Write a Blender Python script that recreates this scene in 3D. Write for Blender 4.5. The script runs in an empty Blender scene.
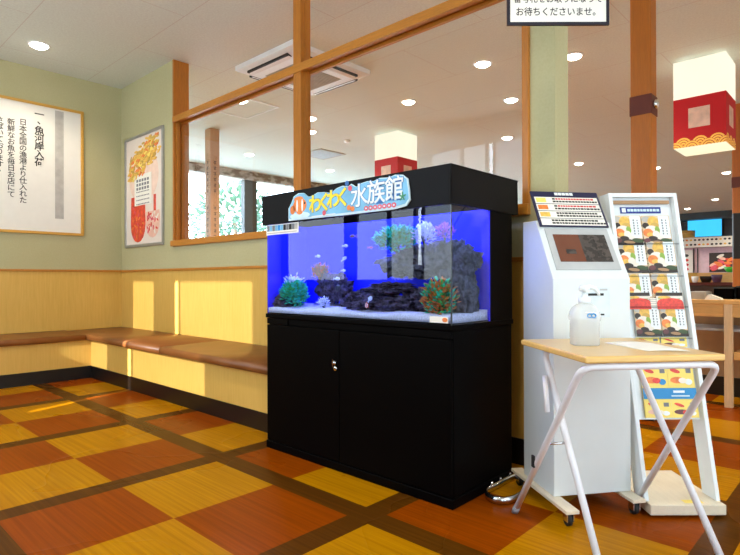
import bpy, bmesh, math, random
from mathutils import Vector, Matrix, noise
random.seed(7)
PI = math.pi
C = bpy.context.scene.collection
# ------------------------------------------------------------------ colour
def lin(c):
    c = c / 255.0
    return c / 12.92 if c <= 0.04045 else ((c + 0.055) / 1.055) ** 2.4
def rgb(r, g, b): return (lin(r), lin(g), lin(b), 1.0)

# ------------------------------------------------------------------ materials
class N:
    """tiny node-tree helper"""
    def __init__(s, name):
        s.m = bpy.data.materials.new(name); s.m.use_nodes = True
        s.t = s.m.node_tree; s.t.nodes.clear()
        s.out = s.n('ShaderNodeOutputMaterial')
    def n(s, typ, **kw):
        nd = s.t.nodes.new(typ)
        for k, v in kw.items():
            if isinstance(v, (int, float, str, bool)) and hasattr(nd, k) and k not in nd.inputs: setattr(nd, k, v)
            else: s.set(nd, k, v)
        return nd
    def set(s, nd, k, v):
        sock = nd.inputs[k]
        if isinstance(v, bpy.types.NodeSocket): s.t.links.new(v, sock)
        else: sock.default_value = v
    def link(s, a, b): s.t.links.new(a, b)
    def math(s, op, a, b=None, c=None):
        nd = s.n('ShaderNodeMath'); nd.operation = op
        for i, v in enumerate((a, b, c)):
            if v is not None: s.set(nd, i, v)
        return nd.outputs[0]
    def mix(s, fac, a, b):
        nd = s.n('ShaderNodeMix'); nd.data_type = 'RGBA'
        s.set(nd, 0, fac); s.set(nd, 6, a); s.set(nd, 7, b)
        return nd.outputs[2]
    def coords(s, scale=(1, 1, 1), rot=(0, 0, 0), kind='Object'):
        tc = s.n('ShaderNodeTexCoord'); mp = s.n('ShaderNodeMapping')
        mp.inputs['Scale'].default_value = scale; mp.inputs['Rotation'].default_value = rot
        s.link(tc.outputs[kind], mp.inputs['Vector']); return mp.outputs[0]
    def noise(s, vec, scale, detail=3, rough=.5):
        nd = s.n('ShaderNodeTexNoise'); s.link(vec, nd.inputs['Vector'])
        nd.inputs['Scale'].default_value = scale; nd.inputs['Detail'].default_value = detail
        nd.inputs['Roughness'].default_value = rough
        return nd.outputs['Fac']
    def ramp(s, fac, a, b, lo=.3, hi=.7):
        r = s.n('ShaderNodeValToRGB'); s.link(fac, r.inputs[0])
        r.color_ramp.elements[0].position = lo; r.color_ramp.elements[0].color = a
        r.color_ramp.elements[1].position = hi; r.color_ramp.elements[1].color = b
        return r.outputs[0]
    def bsdf(s, col, rough=.5, metal=0., spec=.5, bump=None, bstr=.1, coat=0., emit=None, estr=0):
        b = s.n('ShaderNodeBsdfPrincipled')
        s.set(b, 'Base Color', col); s.set(b, 'Roughness', rough); s.set(b, 'Metallic', metal)
        s.set(b, 'Specular IOR Level', spec); s.set(b, 'Coat Weight', coat)
        if emit is not None: s.set(b, 'Emission Color', emit); s.set(b, 'Emission Strength', estr)
        if bump is not None:
            bp = s.n('ShaderNodeBump'); bp.inputs['Strength'].default_value = bstr
            bp.inputs['Distance'].default_value = .01
            s.link(bump, bp.inputs['Height']); s.link(bp.outputs[0], b.inputs['Normal'])
        s.link(b.outputs[0], s.out.inputs[0]); return s.m

def shade(c, f): return (c[0] * f, c[1] * f, c[2] * f, 1)
def plain(name, c, rough=.5, metal=0., spec=.5, var=.08, scale=12, bstr=0., coat=0.):
    k = N(name); v = k.coords()
    n = k.noise(v, scale)
    col = k.ramp(n, shade(c, 1 - var), shade(c, 1 + var))
    return k.bsdf(col, rough, metal, spec, bump=(n if bstr else None), bstr=bstr, coat=coat)
def wood(name, c, axis=2, var=.22, rough=.45, scale=5., coat=0., stretch=14):
    sc = [stretch, stretch, stretch]; sc[axis] = 1.
    k = N(name); v = k.coords(tuple(sc))
    n = k.noise(v, scale, 5, .6); n2 = k.noise(v, scale * 4, 2)
    f = k.math('MULTIPLY_ADD', n2, .35, k.math('MULTIPLY', n, .65))
    return k.bsdf(k.ramp(f, shade(c, 1 - var), shade(c, 1 + var), .3, .68), rough, bump=f, bstr=.03, coat=coat)
def emit(name, c, s):
    k = N(name); v = k.coords(); n = k.noise(v, 3)
    col = k.ramp(n, shade(c, .97), shade(c, 1.03))
    e = k.n('ShaderNodeEmission'); k.link(col, e.inputs[0]); e.inputs[1].default_value = s
    k.link(e.outputs[0], k.out.inputs[0]); return k.m
def glass(name, tint=(1, 1, 1, 1), gain=1.0, ior=1.5):
    k = N(name); f = k.n('ShaderNodeFresnel'); f.inputs[0].default_value = ior
    g = k.n('ShaderNodeNewGeometry')
    fac = k.math('MULTIPLY', k.math('MULTIPLY', f.outputs[0], k.math('SUBTRACT', 1.0, g.outputs['Backfacing'])), gain)
    t = k.n('ShaderNodeBsdfTransparent'); t.inputs[0].default_value = tint
    gl = k.n('ShaderNodeBsdfGlossy'); gl.inputs['Roughness'].default_value = .0
    mx = k.n('ShaderNodeMixShader'); k.link(fac, mx.inputs[0]); k.link(t.outputs[0], mx.inputs[1]); k.link(gl.outputs[0], mx.inputs[2])
    k.link(mx.outputs[0], k.out.inputs[0]); return k.m
def transp(name, tint):
    k = N(name); t = k.n('ShaderNodeBsdfTransparent'); t.inputs[0].default_value = tint
    k.link(t.outputs[0], k.out.inputs[0]); return k.m

def frosted(name, c, fac):
    k = N(name); t = k.n('ShaderNodeBsdfTransparent'); d = k.n('ShaderNodeBsdfPrincipled'); d.inputs['Base Color'].default_value = c; d.inputs['Roughness'].default_value = .25
    d.inputs['Subsurface Weight'].default_value = 0
    v = k.coords(); n = k.noise(v, 20); f = k.math('MULTIPLY_ADD', n, .06, fac)
    mx = k.n('ShaderNodeMixShader'); k.link(f, mx.inputs[0]); k.link(t.outputs[0], mx.inputs[1]); k.link(d.outputs[0], mx.inputs[2]); k.link(mx.outputs[0], k.out.inputs[0]); return k.m
def rock_mat(name, a, b):
    k = N(name); v = k.coords(); n = k.noise(v, 34, 4, .7)
    return k.bsdf(k.ramp(n, a, b, .38, .66), .9, spec=.2, bump=n, bstr=.7)
def floor_mat():
    k = N('checker_vinyl_floor'); tc = k.n('ShaderNodeTexCoord'); sp = k.n('ShaderNodeSeparateXYZ')
    k.link(tc.outputs['Object'], sp.inputs[0]); X, Y = sp.outputs[0], sp.outputs[1]
    P = 1.1445
    u = k.math('FLOORED_MODULO', k.math('ADD', X, 3.842), P); v = k.math('FLOORED_MODULO', k.math('SUBTRACT', Y, .611), P)
    bu = k.math('GREATER_THAN', u, 1.0245); bv = k.math('GREATER_THAN', v, 1.0275)
    band = k.math('MAXIMUM', bu, bv)
    l = k.math('LESS_THAN', u, .511); lo = k.math('LESS_THAN', v, .513)
    light = k.math('ABSOLUTE', k.math('SUBTRACT', l, lo))
    mp = k.n('ShaderNodeMapping'); mp.inputs['Scale'].default_value = (.8, 42, 1); k.link(tc.outputs['Object'], mp.inputs[0])
    g = k.noise(mp.outputs[0], 1.6, 4, .55)
    mpb = k.n('ShaderNodeMapping'); mpb.inputs['Scale'].default_value = (14, 1, 1); k.link(tc.outputs['Object'], mpb.inputs[0])
    cl = k.ramp(g, rgb(158, 101, 0), rgb(187, 127, 4), .3, .72)
    cr = k.ramp(g, rgb(123, 51, 0), rgb(149, 67, 2), .3, .72)
    cb = k.ramp(g, rgb(72, 38, 4), rgb(94, 54, 8), .3, .72)
    col = k.mix(band, k.mix(light, cr, cl), cb)
    big = k.noise(tc.outputs['Object'], 1.3, 2)
    rg = k.math('MULTIPLY_ADD', big, .12, .22)
    return k.bsdf(col, rg, spec=.04)
def ceiling_mat():
    k = N('fissured_ceiling_board'); tc = k.n('ShaderNodeTexCoord')
    mp = k.n('ShaderNodeMapping'); mp.inputs['Location'].default_value = (.72, -.526 + .0, 0)
    k.link(tc.outputs['Object'], mp.inputs[0])
    br = k.n('ShaderNodeTexBrick'); k.link(mp.outputs[0], br.inputs[0])
    br.inputs['Color1'].default_value = rgb(222, 228, 218); br.inputs['Color2'].default_value = rgb(220, 226, 216)
    br.inputs['Mortar'].default_value = rgb(206, 200, 190); br.inputs['Scale'].default_value = 1
    br.inputs['Mortar Size'].default_value = .0035; br.inputs['Brick Width'].default_value = 1.82; br.inputs['Row Height'].default_value = .91
    n = k.noise(tc.outputs['Object'], 55, 3, .7)
    col = k.mix(k.math('MULTIPLY', k.math('SUBTRACT', n, .32), .5), br.outputs[0], rgb(150, 138, 126))
    return k.bsdf(col, .9, spec=.1, bump=n, bstr=.05)
def wallpaper_mat():
    k = N('sage_wallpaper'); v = k.coords((1, 1, 1)); n = k.noise(v, 90, 2); m = k.noise(v, 2, 2)
    col = k.ramp(k.math('MULTIPLY_ADD', n, .5, k.math('MULTIPLY', m, .5)), rgb(184, 178, 136), rgb(194, 189, 148))
    return k.bsdf(col, .85, spec=.15, bump=n, bstr=.04)
def maple_mat():
    k = N('maple_wainscot'); v = k.coords((16, 16, 1.1)); n = k.noise(v, 4, 5, .6)
    v2 = k.coords((1, 1, 1)); m = k.noise(v2, 1.4, 2)
    f = k.math('MULTIPLY_ADD', m, .4, k.math('MULTIPLY', n, .6))
    col = k.ramp(f, rgb(214, 170, 80), rgb(226, 184, 96), .35, .65)
    return k.bsdf(col, .42, spec=.4)
def leather_mat():
    k = N('brown_vinyl'); v = k.coords(); n = k.noise(v, 130, 2); m = k.noise(v, 5, 3)
    return k.bsdf(k.ramp(m, rgb(124, 72, 32), rgb(144, 88, 44)), .38, spec=.45, bump=n, bstr=.05)
def wave_mat():
    """red lantern paper with gold overlapping-wave band along its lower edge (height in object z)"""
    k = N('red_paper_gold_wave'); tc = k.n('ShaderNodeTexCoord'); sp = k.n('ShaderNodeSeparateXYZ'); k.link(tc.outputs['Object'], sp.inputs[0])
    h = k.math('ADD', sp.outputs[0], sp.outputs[1]); z = sp.outputs[2]
    def scale(zc, off):
        px = k.math('SUBTRACT', k.math('FLOORED_MODULO', k.math('ADD', h, off), .15), .075)
        pz = k.math('SUBTRACT', z, zc)
        return k.math('SQRT', k.math('ADD', k.math('MULTIPLY', px, px), k.math('MULTIPLY', pz, pz)))
    d1 = scale(.03, 0); d2 = scale(-.01, .075)
    in2 = k.math('LESS_THAN', d2, .075); d = k.math('ADD', k.math('MULTIPLY', in2, d2), k.math('MULTIPLY', k.math('SUBTRACT', 1., in2), d1))
    inside = k.math('LESS_THAN', d, .075)
    ring = k.math('LESS_THAN', k.math('FLOORED_MODULO', d, .024), .007)
    gold = k.mix(ring, rgb(246, 190, 84), rgb(176, 60, 20))
    col = k.mix(inside, rgb(180, 10, 20), gold)
    b = k.n('ShaderNodeBsdfPrincipled'); k.link(col, b.inputs['Base Color']); b.inputs['Roughness'].default_value = .7
    k.link(col, b.inputs['Emission Color']); b.inputs['Emission Strength'].default_value = .14
    k.link(b.outputs[0], k.out.inputs[0]); return k.m
def rows_mat(name, base, ink, sx, sz, thr=.5):
    """illegible rows of small print"""
    k = N(name); v = k.coords((sx, sx, sz)); n = k.noise(v, 1, 1)
    return k.bsdf(k.mix(k.math('GREATER_THAN', n, thr), base, ink), .5)

M = dict(
 floor=floor_mat(), ceil=ceiling_mat(), green=wallpaper_mat(), maple=maple_mat(), leather=leather_mat(),
 orange=wood('orange_timber', rgb(184, 114, 34), 2, .16, .4, 4),
 orange_x=wood('orange_timber_rail', rgb(192, 124, 38), 0, .14, .4, 4),
 gold=wood('gold_oak', rgb(212, 160, 66), 1, .1, .45, 4), post=wood('post_timber', rgb(176, 100, 20), 2, .12, .45, 4),
 postband=plain('dark_red_band', rgb(96, 34, 14), .5),
 black_kick=plain('black_kickboard', rgb(20, 16, 14), .35, var=.1),
 black=plain('black_laminate', rgb(5, 4, 4), .45, spec=.04, var=.1, scale=4),
 blackh=plain('black_hood_plastic', rgb(12, 11, 14), .5, spec=.12, var=.06),
 cream=plain('cream_wall', rgb(214, 208, 196), .85), white=plain('white_plastic', rgb(232, 240, 243), .4, var=.02),
 dark=plain('dark_frame', rgb(48, 54, 54), .5), darkwood=plain('dark_brown_wood', rgb(66, 42, 26), .5),
 film=emit('frosted_daylit_pane', (0.80, .91, 1.0, 1), 3.3), doorglow=emit('added_door_glow', (0.80, .92, 1.0, 1), 2.5),
 glass=glass('partition_glass', (.975, .985, .985, 1), 1.25), sun_dim=transp('sun_dimming_tint', (.48, .49, .50, 1)), tankglass=glass('tank_glass', (.97, .985, 1, 1), 1.05),
 water=transp('aquarium_water', (.78, .88, 1.0, 1)),
 alu=plain('brushed_aluminium', rgb(190, 190, 192), .35, .8), chrome=plain('chrome', rgb(210, 212, 214), .18, 1., var=.05, scale=40),
 paper=plain('white_paper', rgb(240, 238, 230), .7, var=.015), ink=plain('black_ink', rgb(22, 20, 20), .6),
 smudge=plain('blurred_grey', rgb(190, 187, 180), .7, var=.14, scale=11),
 navy=plain('navy_board', rgb(24, 26, 66), .4), navy_frame=plain('dark_navy_frame', rgb(22, 18, 34), .4),
 lamp=emit('downlight_lens', (1, .93, .80, 1), 16), lantern=emit('lantern_paper', (1.0, .91, .70, 1), .80),
 lbase=emit('lantern_bottom_paper', (1.0, .88, .60, 1), .78), wave=wave_mat(), crest=plain('lantern_window', rgb(232, 196, 176), .6, var=.15, scale=14),
 acwhite=plain('ac_white', rgb(232, 232, 230), .4, var=.02), grille=plain('ac_grille', rgb(168, 160, 144), .7), slot=plain('dark_slot', rgb(30, 28, 26), .7),
 blueback=plain('blue_backdrop', rgb(16, 26, 245), .6, var=.05, scale=2),
 sand=plain('white_coral_sand', rgb(226, 216, 230), .9, var=.25, scale=160, bstr=.4),
 rock=rock_mat('dark_reef_rock', rgb(22, 18, 24), rgb(104, 88, 112)), rockl=rock_mat('pale_reef_rock', rgb(30, 27, 30), rgb(112, 106, 114)),
 teal=plain('teal_leaf', rgb(50, 196, 160), .6, var=.35, scale=60), green_leaf=plain('green_leaf', rgb(64, 170, 84), .6, var=.35, scale=60),
 orange_leaf=plain('orange_leaf', rgb(214, 120, 52), .6, var=.3, scale=60), white_leaf=plain('white_coral_leaf', rgb(226, 226, 244), .6, var=.1, scale=60),
 pink_leaf=plain('pink_coral', rgb(206, 110, 214), .6, var=.2, scale=60), red_leaf=plain('red_orange_leaf', rgb(222, 74, 30), .6, var=.25, scale=40),
 stem=plain('stem', rgb(70, 90, 60), .7), blueled=emit('blue_white_tube', (.35, .42, 1.0, 1), 9),
 fishpale=plain('pale_fish', rgb(210, 214, 236), .35), fishorange=plain('orange_fish', rgb(240, 104, 30), .4), fishblack=plain('black_fish', rgb(26, 24, 40), .4),
 fishpink=plain('pink_fish', rgb(214, 90, 110), .4), fishbrown=plain('brown_fish', rgb(150, 110, 96), .4), eye=plain('fish_eye', rgb(8, 8, 10), .2),
 signblue=plain('sign_light_blue', rgb(120, 186, 224), .5, var=.12, scale=9), signpale=plain('sign_pale_edge', rgb(206, 232, 244), .5), yellow=plain('yellow_letter', rgb(246, 220, 40), .5),
 signdeep=plain('letter_blue_edge', rgb(40, 104, 178), .5), red=plain('red_paint', rgb(206, 36, 40), .5), pinkr=plain('pinkish_red', rgb(226, 84, 104), .5), lime=plain('green_star', rgb(60, 150, 110), .5),
 kiosk=plain('kiosk_ivory', rgb(220, 227, 228), .45, var=.015), kiosk_grey=plain('kiosk_bezel', rgb(180, 184, 186), .45), screen=plain('brown_screen', rgb(112, 66, 48), .18, var=.06), screen_d=rows_mat('dark_keys', rgb(44, 38, 36), rgb(74, 66, 62), 40, 60),
 tabletop=wood('pale_table_veneer', rgb(228, 186, 108), 0, .1, .4, 4), steelwhite=plain('white_tube_steel', rgb(232, 234, 240), .3, var=.02), rubber=plain('grey_rubber', rgb(150, 150, 156), .7), blackrub=plain('black_rubber', rgb(18, 18, 20), .6),
 birch=wood('pale_board', rgb(226, 214, 190), 1, .06, .5, 4), bottle=frosted('bottle_plastic', rgb(232, 236, 236), .42),
 labelblue=plain('blue_mark', rgb(28, 140, 214), .5), salmon=plain('salmon', rgb(236, 130, 56), .45, var=.2, scale=60), egg=plain('egg_yellow', rgb(232, 186, 84), .5, var=.2, scale=60), rice=plain('rice_white', rgb(238, 232, 220), .6), seaweed=plain('dark_dish', rgb(48, 34, 24), .5), leafg=plain('garnish_green', rgb(140, 176, 70), .5), roe=plain('red_roe', rgb(222, 56, 34), .4, var=.25, scale=90), shrimp=plain('pale_shrimp', rgb(238, 190, 170), .5), greytext=plain('grey_print', rgb(122, 124, 130), .6),
 cardtan=plain('card_tan', rgb(222, 196, 160), .5, var=.12, scale=30), darkleaf=plain('dark_green', rgb(58, 78, 40), .5), ycard=plain('yellow_card', rgb(246, 222, 110), .5, var=.03), bluestrip=plain('blue_strip', rgb(30, 140, 205), .5), blueprint=plain('blue_banner', rgb(30, 52, 140), .5),
 counter=wood('counter_oak', rgb(218, 170, 104), 0, .14, .45, 4), legwood=wood('pale_leg_wood', rgb(222, 192, 150), 2, .1, .5, 4), panelbrown=plain('brown_panel', rgb(172, 136, 98), .6), shelfgrey=plain('grey_shelf', rgb(168, 170, 172), .4), redseat=plain('red_seat', rgb(166, 22, 30), .5),
 tv=emit('tv_picture', (0.05, .48, .95, 1), 1.0), pinkwall=plain('pinkish_wall', rgb(214, 186, 198), .7), greenplastic=plain('green_plastic', rgb(64, 176, 52), .4), basket=plain('yellow_tub', rgb(206, 168, 84), .6), darkred=plain('dark_red_counter', rgb(96, 40, 40), .4),
 traygrey=plain('grey_tray', rgb(168, 162, 152), .5), leafout=plain('sunlit_leaf', rgb(74, 108, 84), .6, var=.35, scale=4), bark=plain('bark', rgb(110, 92, 74), .8), pave=plain('pavement', rgb(190, 188, 182), .9), concrete=plain('outer_wall', rgb(200, 198, 190), .9),
)
for k_ in ('lamp', 'lantern', 'lbase', 'wave', 'blueled', 'tv'): M[k_].cycles.emission_sampling = 'NONE'
# ------------------------------------------------------------------ mesh builder
class MB:
    def __init__(s): s.v = []; s.f = []; s.mi = []; s.mats = []; s.sm = []; s.M = Matrix.Identity(4)
    def slot(s, m):
        m = M[m] if isinstance(m, str) else m
        if m not in s.mats: s.mats.append(m)
        return s.mats.index(m)
    def add(s, vs, fs, mat, smooth=False):
        b = len(s.v); i = s.slot(mat)
        s.v += [tuple(s.M @ Vector(p)) for p in vs]
        for f in fs: s.f.append(tuple(b + k for k in f)); s.mi.append(i); s.sm.append(smooth)
        return s
    def box(s, x0, x1, y0, y1, z0, z1, mat):
        v = [(x, y, z) for z in (z0, z1) for y in (y0, y1) for x in (x0, x1)]
        return s.add(v, [(0, 2, 3, 1), (4, 5, 7, 6), (0, 1, 5, 4), (2, 6, 7, 3), (0, 4, 6, 2), (1, 3, 7, 5)], mat)
    def prism(s, pts, a0, a1, mat, axis='x', smooth=False):
        """extrude closed 2-D outline; axis x -> pts are (y,z); y -> (x,z); z -> (x,y)"""
        def P(p, a): return {'x': (a, p[0], p[1]), 'y': (p[0], a, p[1]), 'z': (p[0], p[1], a)}[axis]
        n = len(pts); v = [P(p, a0) for p in pts] + [P(p, a1) for p in pts]
        f = [(i, (i + 1) % n, n + (i + 1) % n, n + i) for i in range(n)]
        s.add(v, f, mat, smooth); b = [P(p, a0) for p in pts]; t = [P(p, a1) for p in pts]
        s.add(b, [tuple(range(n - 1, -1, -1))], mat); s.add(t, [tuple(range(n))], mat); return s
    def tube(s, pts, r, mat, seg=10, closed=False, caps=True):
        pts = [Vector(p) for p in pts]; n = len(pts); rings = []; prev = None
        for i, p in enumerate(pts):
            a = pts[i - 1] if (i > 0 or closed) else p; b = pts[(i + 1) % n] if (i < n - 1 or closed) else p
            t = (b - a).normalized()
            u = (prev - t * prev.dot(t)) if prev is not None else (Vector((0, 0, 1)) - t * t.z)
            if u.length < 1e-4: u = Vector((1, 0, 0)) - t * t.x
            u.normalize(); w = t.cross(u); prev = u
            rr = r[i] if isinstance(r, (list, tuple)) else r
            rings.append([p + (u * math.cos(2 * PI * k / seg) + w * math.sin(2 * PI * k / seg)) * rr for k in range(seg)])
        v = [q for R in rings for q in R]; f = []
        for i in range(n if closed else n - 1):
            j = (i + 1) % n
            for k in range(seg): f.append((i * seg + k, i * seg + (k + 1) % seg, j * seg + (k + 1) % seg, j * seg + k))
        s.add(v, f, mat, True)
        if caps and not closed:
            s.add(rings[0], [tuple(range(seg - 1, -1, -1))], mat); s.add(rings[-1], [tuple(range(seg))], mat)
        return s
    def lathe(s, prof, mat, c=(0, 0, 0), seg=28, sx=1, sy=1, p=2):
        """prof: (radius, z); p > 2 gives a squarish cross-section"""
        v = []; f = []
        for r, z in prof:
            for k in range(seg):
                a = 2 * PI * k / seg; ca, sa = math.cos(a), math.sin(a)
                d = (abs(ca) ** p + abs(sa) ** p) ** (-1 / p)
                v.append((c[0] + r * ca * d * sx, c[1] + r * sa * d * sy, c[2] + z))
        for i in range(len(prof) - 1):
            for k in range(seg): f.append((i * seg + k, i * seg + (k + 1) % seg, (i + 1) * seg + (k + 1) % seg, (i + 1) * seg + k))
        s.add(v, f, mat, True)
        n = len(prof)
        s.add([v[k] for k in range(seg)], [tuple(range(seg - 1, -1, -1))], mat)
        s.add([v[(n - 1) * seg + k] for k in range(seg)], [tuple(range(seg))], mat); return s
    def disc(s, cx, cz, rx, rz, y, th, mat, seg=14, rot=0.):
        """flat coloured patch on a vertical sheet whose face looks to -y"""
        pts = []
        for k in range(seg):
            a = 2 * PI * k / seg; x, z = rx * math.cos(a), rz * math.sin(a)
            pts.append((cx + x * math.cos(rot) - z * math.sin(rot), cz + x * math.sin(rot) + z * math.cos(rot)))
        return s.prism(pts, y, y - th, mat, 'y')
    def ball(s, c, r, mat, seg=14, rings=9, sc=(1, 1, 1)):
        prof = [(max(.001, math.sin(PI * i / rings)) * r, -math.cos(PI * i / rings) * r * sc[2]) for i in range(rings + 1)]
        return s.lathe(prof, mat, c, seg, sc[0], sc[1])
    def build(s, name, parent=None, bevel=0., seg=2):
        me = bpy.data.meshes.new(name); me.from_pydata(s.v, [], s.f)
        for m in s.mats: me.materials.append(m)
        me.polygons.foreach_set('material_index', s.mi); me.polygons.foreach_set('use_smooth', s.sm)
        bm = bmesh.new(); bm.from_mesh(me); bmesh.ops.remove_doubles(bm, verts=bm.verts, dist=1e-5)
        bmesh.ops.recalc_face_normals(bm, faces=bm.faces); bm.to_mesh(me); bm.free(); me.update()
        o = bpy.data.objects.new(name, me); C.objects.link(o)
        if parent: o.parent = parent
        if bevel:
            b = o.modifiers.new('bevel', 'BEVEL'); b.width = bevel; b.segments = seg; b.limit_method = 'ANGLE'; b.angle_limit = .6
            b.harden_normals = False
        return o
def tag(o, label, cat, group=None):
    o['label'] = label; o['category'] = cat
    if group: o['group'] = group
    return o
def thing(name, label, cat, loc=(0, 0, 0), rz=0., group=None):
    o = bpy.data.objects.new(name, None); o.empty_display_size = .1; C.objects.link(o)
    o.location = loc; o.rotation_euler = (0, 0, rz); return tag(o, label, cat, group)
def struct(o, kind='structure'): o['kind'] = kind; return o
def dup(root, loc, label, rz=None):
    r = root.copy(); C.objects.link(r); r.location = loc; r['label'] = label
    if rz is not None: r.rotation_euler = (0, 0, rz)
    for ch in list(root.children):
        c = ch.copy()
        C.objects.link(c); c.parent = r
        for g in list(ch.children):
            d = g.copy(); C.objects.link(d); d.parent = c
    return r

# text ------------------------------------------------------------------
_tc = {}
def text_geo(body, bold=.0):
    if (body, bold) in _tc: return _tc[(body, bold)]
    cu = bpy.data.curves.new('glyphs', 'FONT'); cu.body = body; cu.size = 1; cu.offset = bold; cu.extrude = .01; cu.resolution_u = 3
    cu.align_x = 'CENTER'; cu.align_y = 'CENTER'
    ob = bpy.data.objects.new('glyphs', cu); C.objects.link(ob)
    dg = bpy.context.evaluated_depsgraph_get(); dg.update()
    me = bpy.data.meshes.new_from_object(ob.evaluated_get(dg))
    vs = [tuple(v.co) for v in me.vertices]; fs = [tuple(p.vertices) for p in me.polygons]
    bpy.data.objects.remove(ob); bpy.data.curves.remove(cu); bpy.data.meshes.remove(me)
    if vs:
        x0, x1 = min(v[0] for v in vs), max(v[0] for v in vs); y0, y1 = min(v[1] for v in vs), max(v[1] for v in vs)
    else: x0 = x1 = y0 = y1 = 0
    _tc[(body, bold)] = (vs, fs, (x0, x1, y0, y1)); return _tc[(body, bold)]
def put_text(mb, body, size, mat, place, bold=.0, depth=.002, fit=None):
    """place: 4x4 from text plane (x right, y up, z out) to the part's space"""
    vs, fs, bb = text_geo(body, bold)
    sx = size
    if fit: sx = fit / max(1e-6, bb[1] - bb[0])
    keep = mb.M; mb.M = keep @ place
    mb.add([(v[0] * sx, v[1] * size, (v[2] + .01) / .02 * depth) for v in vs], fs, mat); mb.M = keep
def frame(o, ex, ey):
    ex = Vector(ex); ey = Vector(ey); ez = ex.cross(ey); m = Matrix.Identity(4)
    for i in range(3): m[i][0], m[i][1], m[i][2], m[i][3] = ex[i], ey[i], ez[i], o[i]
    return m

# ================================================================== SETTING
WX, WY, CZ = -6.557, 2.728, 3.252
DX, BY, RX, EY = -9.704, 21.9, 1.7, -1.1     # dining window wall, far wall, right wall, entrance wall
struct(MB().box(DX - .2, RX + .1, EY - .04, BY + .1, -.06, 0, 'floor').build('floor'))
struct(MB().box(DX - .2, RX + .1, EY - .04, BY + .1, CZ, CZ + .1, 'ceil').build('ceiling'))
TR = 1.108
def two_tone(mb, x0, x1, y0, y1, top):
    mb.box(x0, x1, y0, y1, 0, TR, 'maple')
    if top > TR: mb.box(x0, x1, y0, y1, TR, top, 'green')
    return mb
struct(two_tone(MB(), WX - .14, WX, EY, WY + .16, CZ).build('wall_left'))
w = two_tone(MB(), WX, -5.31, WY, WY + .16, CZ); two_tone(w, -5.31, -1.381, WY, WY + .16, 1.343); two_tone(w, -1.381, -1.242, WY, WY + .16, CZ)
struct(w.build('wall_partition'))
struct(MB().box(DX, WX - .14, WY, WY + .16, 0, CZ, 'cream').build('wall_dining'))
struct(MB().box(DX - .2, RX + .1, BY, BY + .1, 0, CZ, 'cream').build('wall_back'))
e = MB(); e.box(RX, RX + .1, EY, -.8, 0, CZ, 'cream'); e.box(RX, RX + .1, 3.2, BY, 0, CZ, 'cream'); e.box(RX, RX + .1, -.8, 3.2, 2.7, CZ, 'cream'); e.box(RX, RX + .1, -.8, 3.2, 0, .12, 'darkwood')
for a in (-.8, .5, 1.85, 3.12): e.box(RX, RX + .1, a, a + .08, .12, 2.7, 'dark')
struct(e.build('wall_right'))
for i, (a, b) in enumerate(((-.72, .5), (.58, 1.85), (1.93, 3.12))): struct(MB().box(RX + .03, RX + .05, a, b, .12, 2.7, 'doorglow').build('door_%d' % (i + 1)))  # unseen glowing panes added to bring light from the right
# dado rail
t = MB().box(WX, WX + .014, EY, WY, TR - .012, TR + .012, 'orange_x'); struct(t.build('trim_1', bevel=.003))
t = MB().box(WX + .014, -1.242, WY - .014, WY, TR - .012, TR + .012, 'orange_x'); struct(t.build('trim_2', bevel=.003))
struct(MB().box(-2.7, -1.242, WY - .012, WY, 0, .14, 'black_kick').build('baseboard_partition'))
# partition timber frame
Y0, Y1 = WY - .02, WY + .165
t = MB().box(-5.312, -5.285, WY - .004, Y1, 1.40, CZ, 'orange'); t.box(-5.285, -5.262, WY + .02, WY + .05, 1.40, 2.60, 'orange'); t.box(-5.285, -5.262, WY + .075, WY + .105, 1.40, 2.60, 'orange')
struct(t.build('trim_3', bevel=.002))
struct(MB().box(-5.312, -1.381, Y0 - .012, Y1 + .01, 1.343, 1.402, 'orange_x').build('trim_4', bevel=.004))
t = MB().box(-5.285, -1.419, Y0, WY + .015, 2.600, 2.662, 'orange_x'); t.box(-5.285, -1.419, WY + .015, WY + .10, 2.625, 2.662, 'orange_x'); t.box(-5.285, -1.419, WY + .075, WY + .10, 2.595, 2.625, 'orange_x')
struct(t.build('trim_5', bevel=.002))
t = MB().box(-3.357, -3.267, WY - .012, WY + .03, 1.402, CZ, 'orange'); t.box(-3.35, -3.262, WY + .03, WY + .085, 1.402, CZ, 'orange')
struct(t.build('trim_6', bevel=.003))
struct(MB().box(-1.419, -1.381, Y0, Y1, 1.402, CZ, 'orange').build('trim_7', bevel=.003))
g = MB().box(-5.262, -3.357, WY + .056, WY + .064, 1.402, 2.60, 'glass'); struct(g.build('window_1'))
g = MB().box(-3.262, -1.419, WY + .056, WY + .064, 1.402, 2.60, 'glass'); struct(g.build('window_2'))

# entrance wall behind the camera: low wall, self-lit frosted panes, some with sun-dimming tint
e = MB(); ya, yb = EY - .04, EY
e.box(WX - .14, RX + .1, ya, yb, 0, 1.0, 'darkwood'); e.box(WX - .14, RX + .1, ya, yb, 2.88, CZ, 'cream')
for a, b in ((WX - .14, -6.40), (-5.22, -4.985), (-4.466, -4.40), (-4.05, -4.005), (-3.93, -3.90), (-2.65, -2.58), (-1.3, -1.23)):
    e.box(a, b, ya, yb, 1.0, 2.88, 'darkwood')
e.box(-1.23, RX + .1, ya, yb, 1.0, 2.88, 'cream'); e.box(-6.40, -5.22, ya, yb, 2.30, 2.88, 'cream'); e.box(-4.005, -3.93, ya, yb, 1.0, 1.17, 'darkwood')
struct(e.build('wall_front'))
wn = 3
for a, b, z0, z1 in ((-6.40, -5.22, 1, 2.30), (-4.985, -4.466, 1, 1.73), (-4.40, -4.05, 1, 2.88), (-3.90, -2.65, 1, 1.73), (-2.58, -1.3, 1, 2.88)):
    struct(MB().box(a, b, ya + .01, ya + .025, z0, z1, 'film').build('window_%d' % wn)); wn += 1

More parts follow.
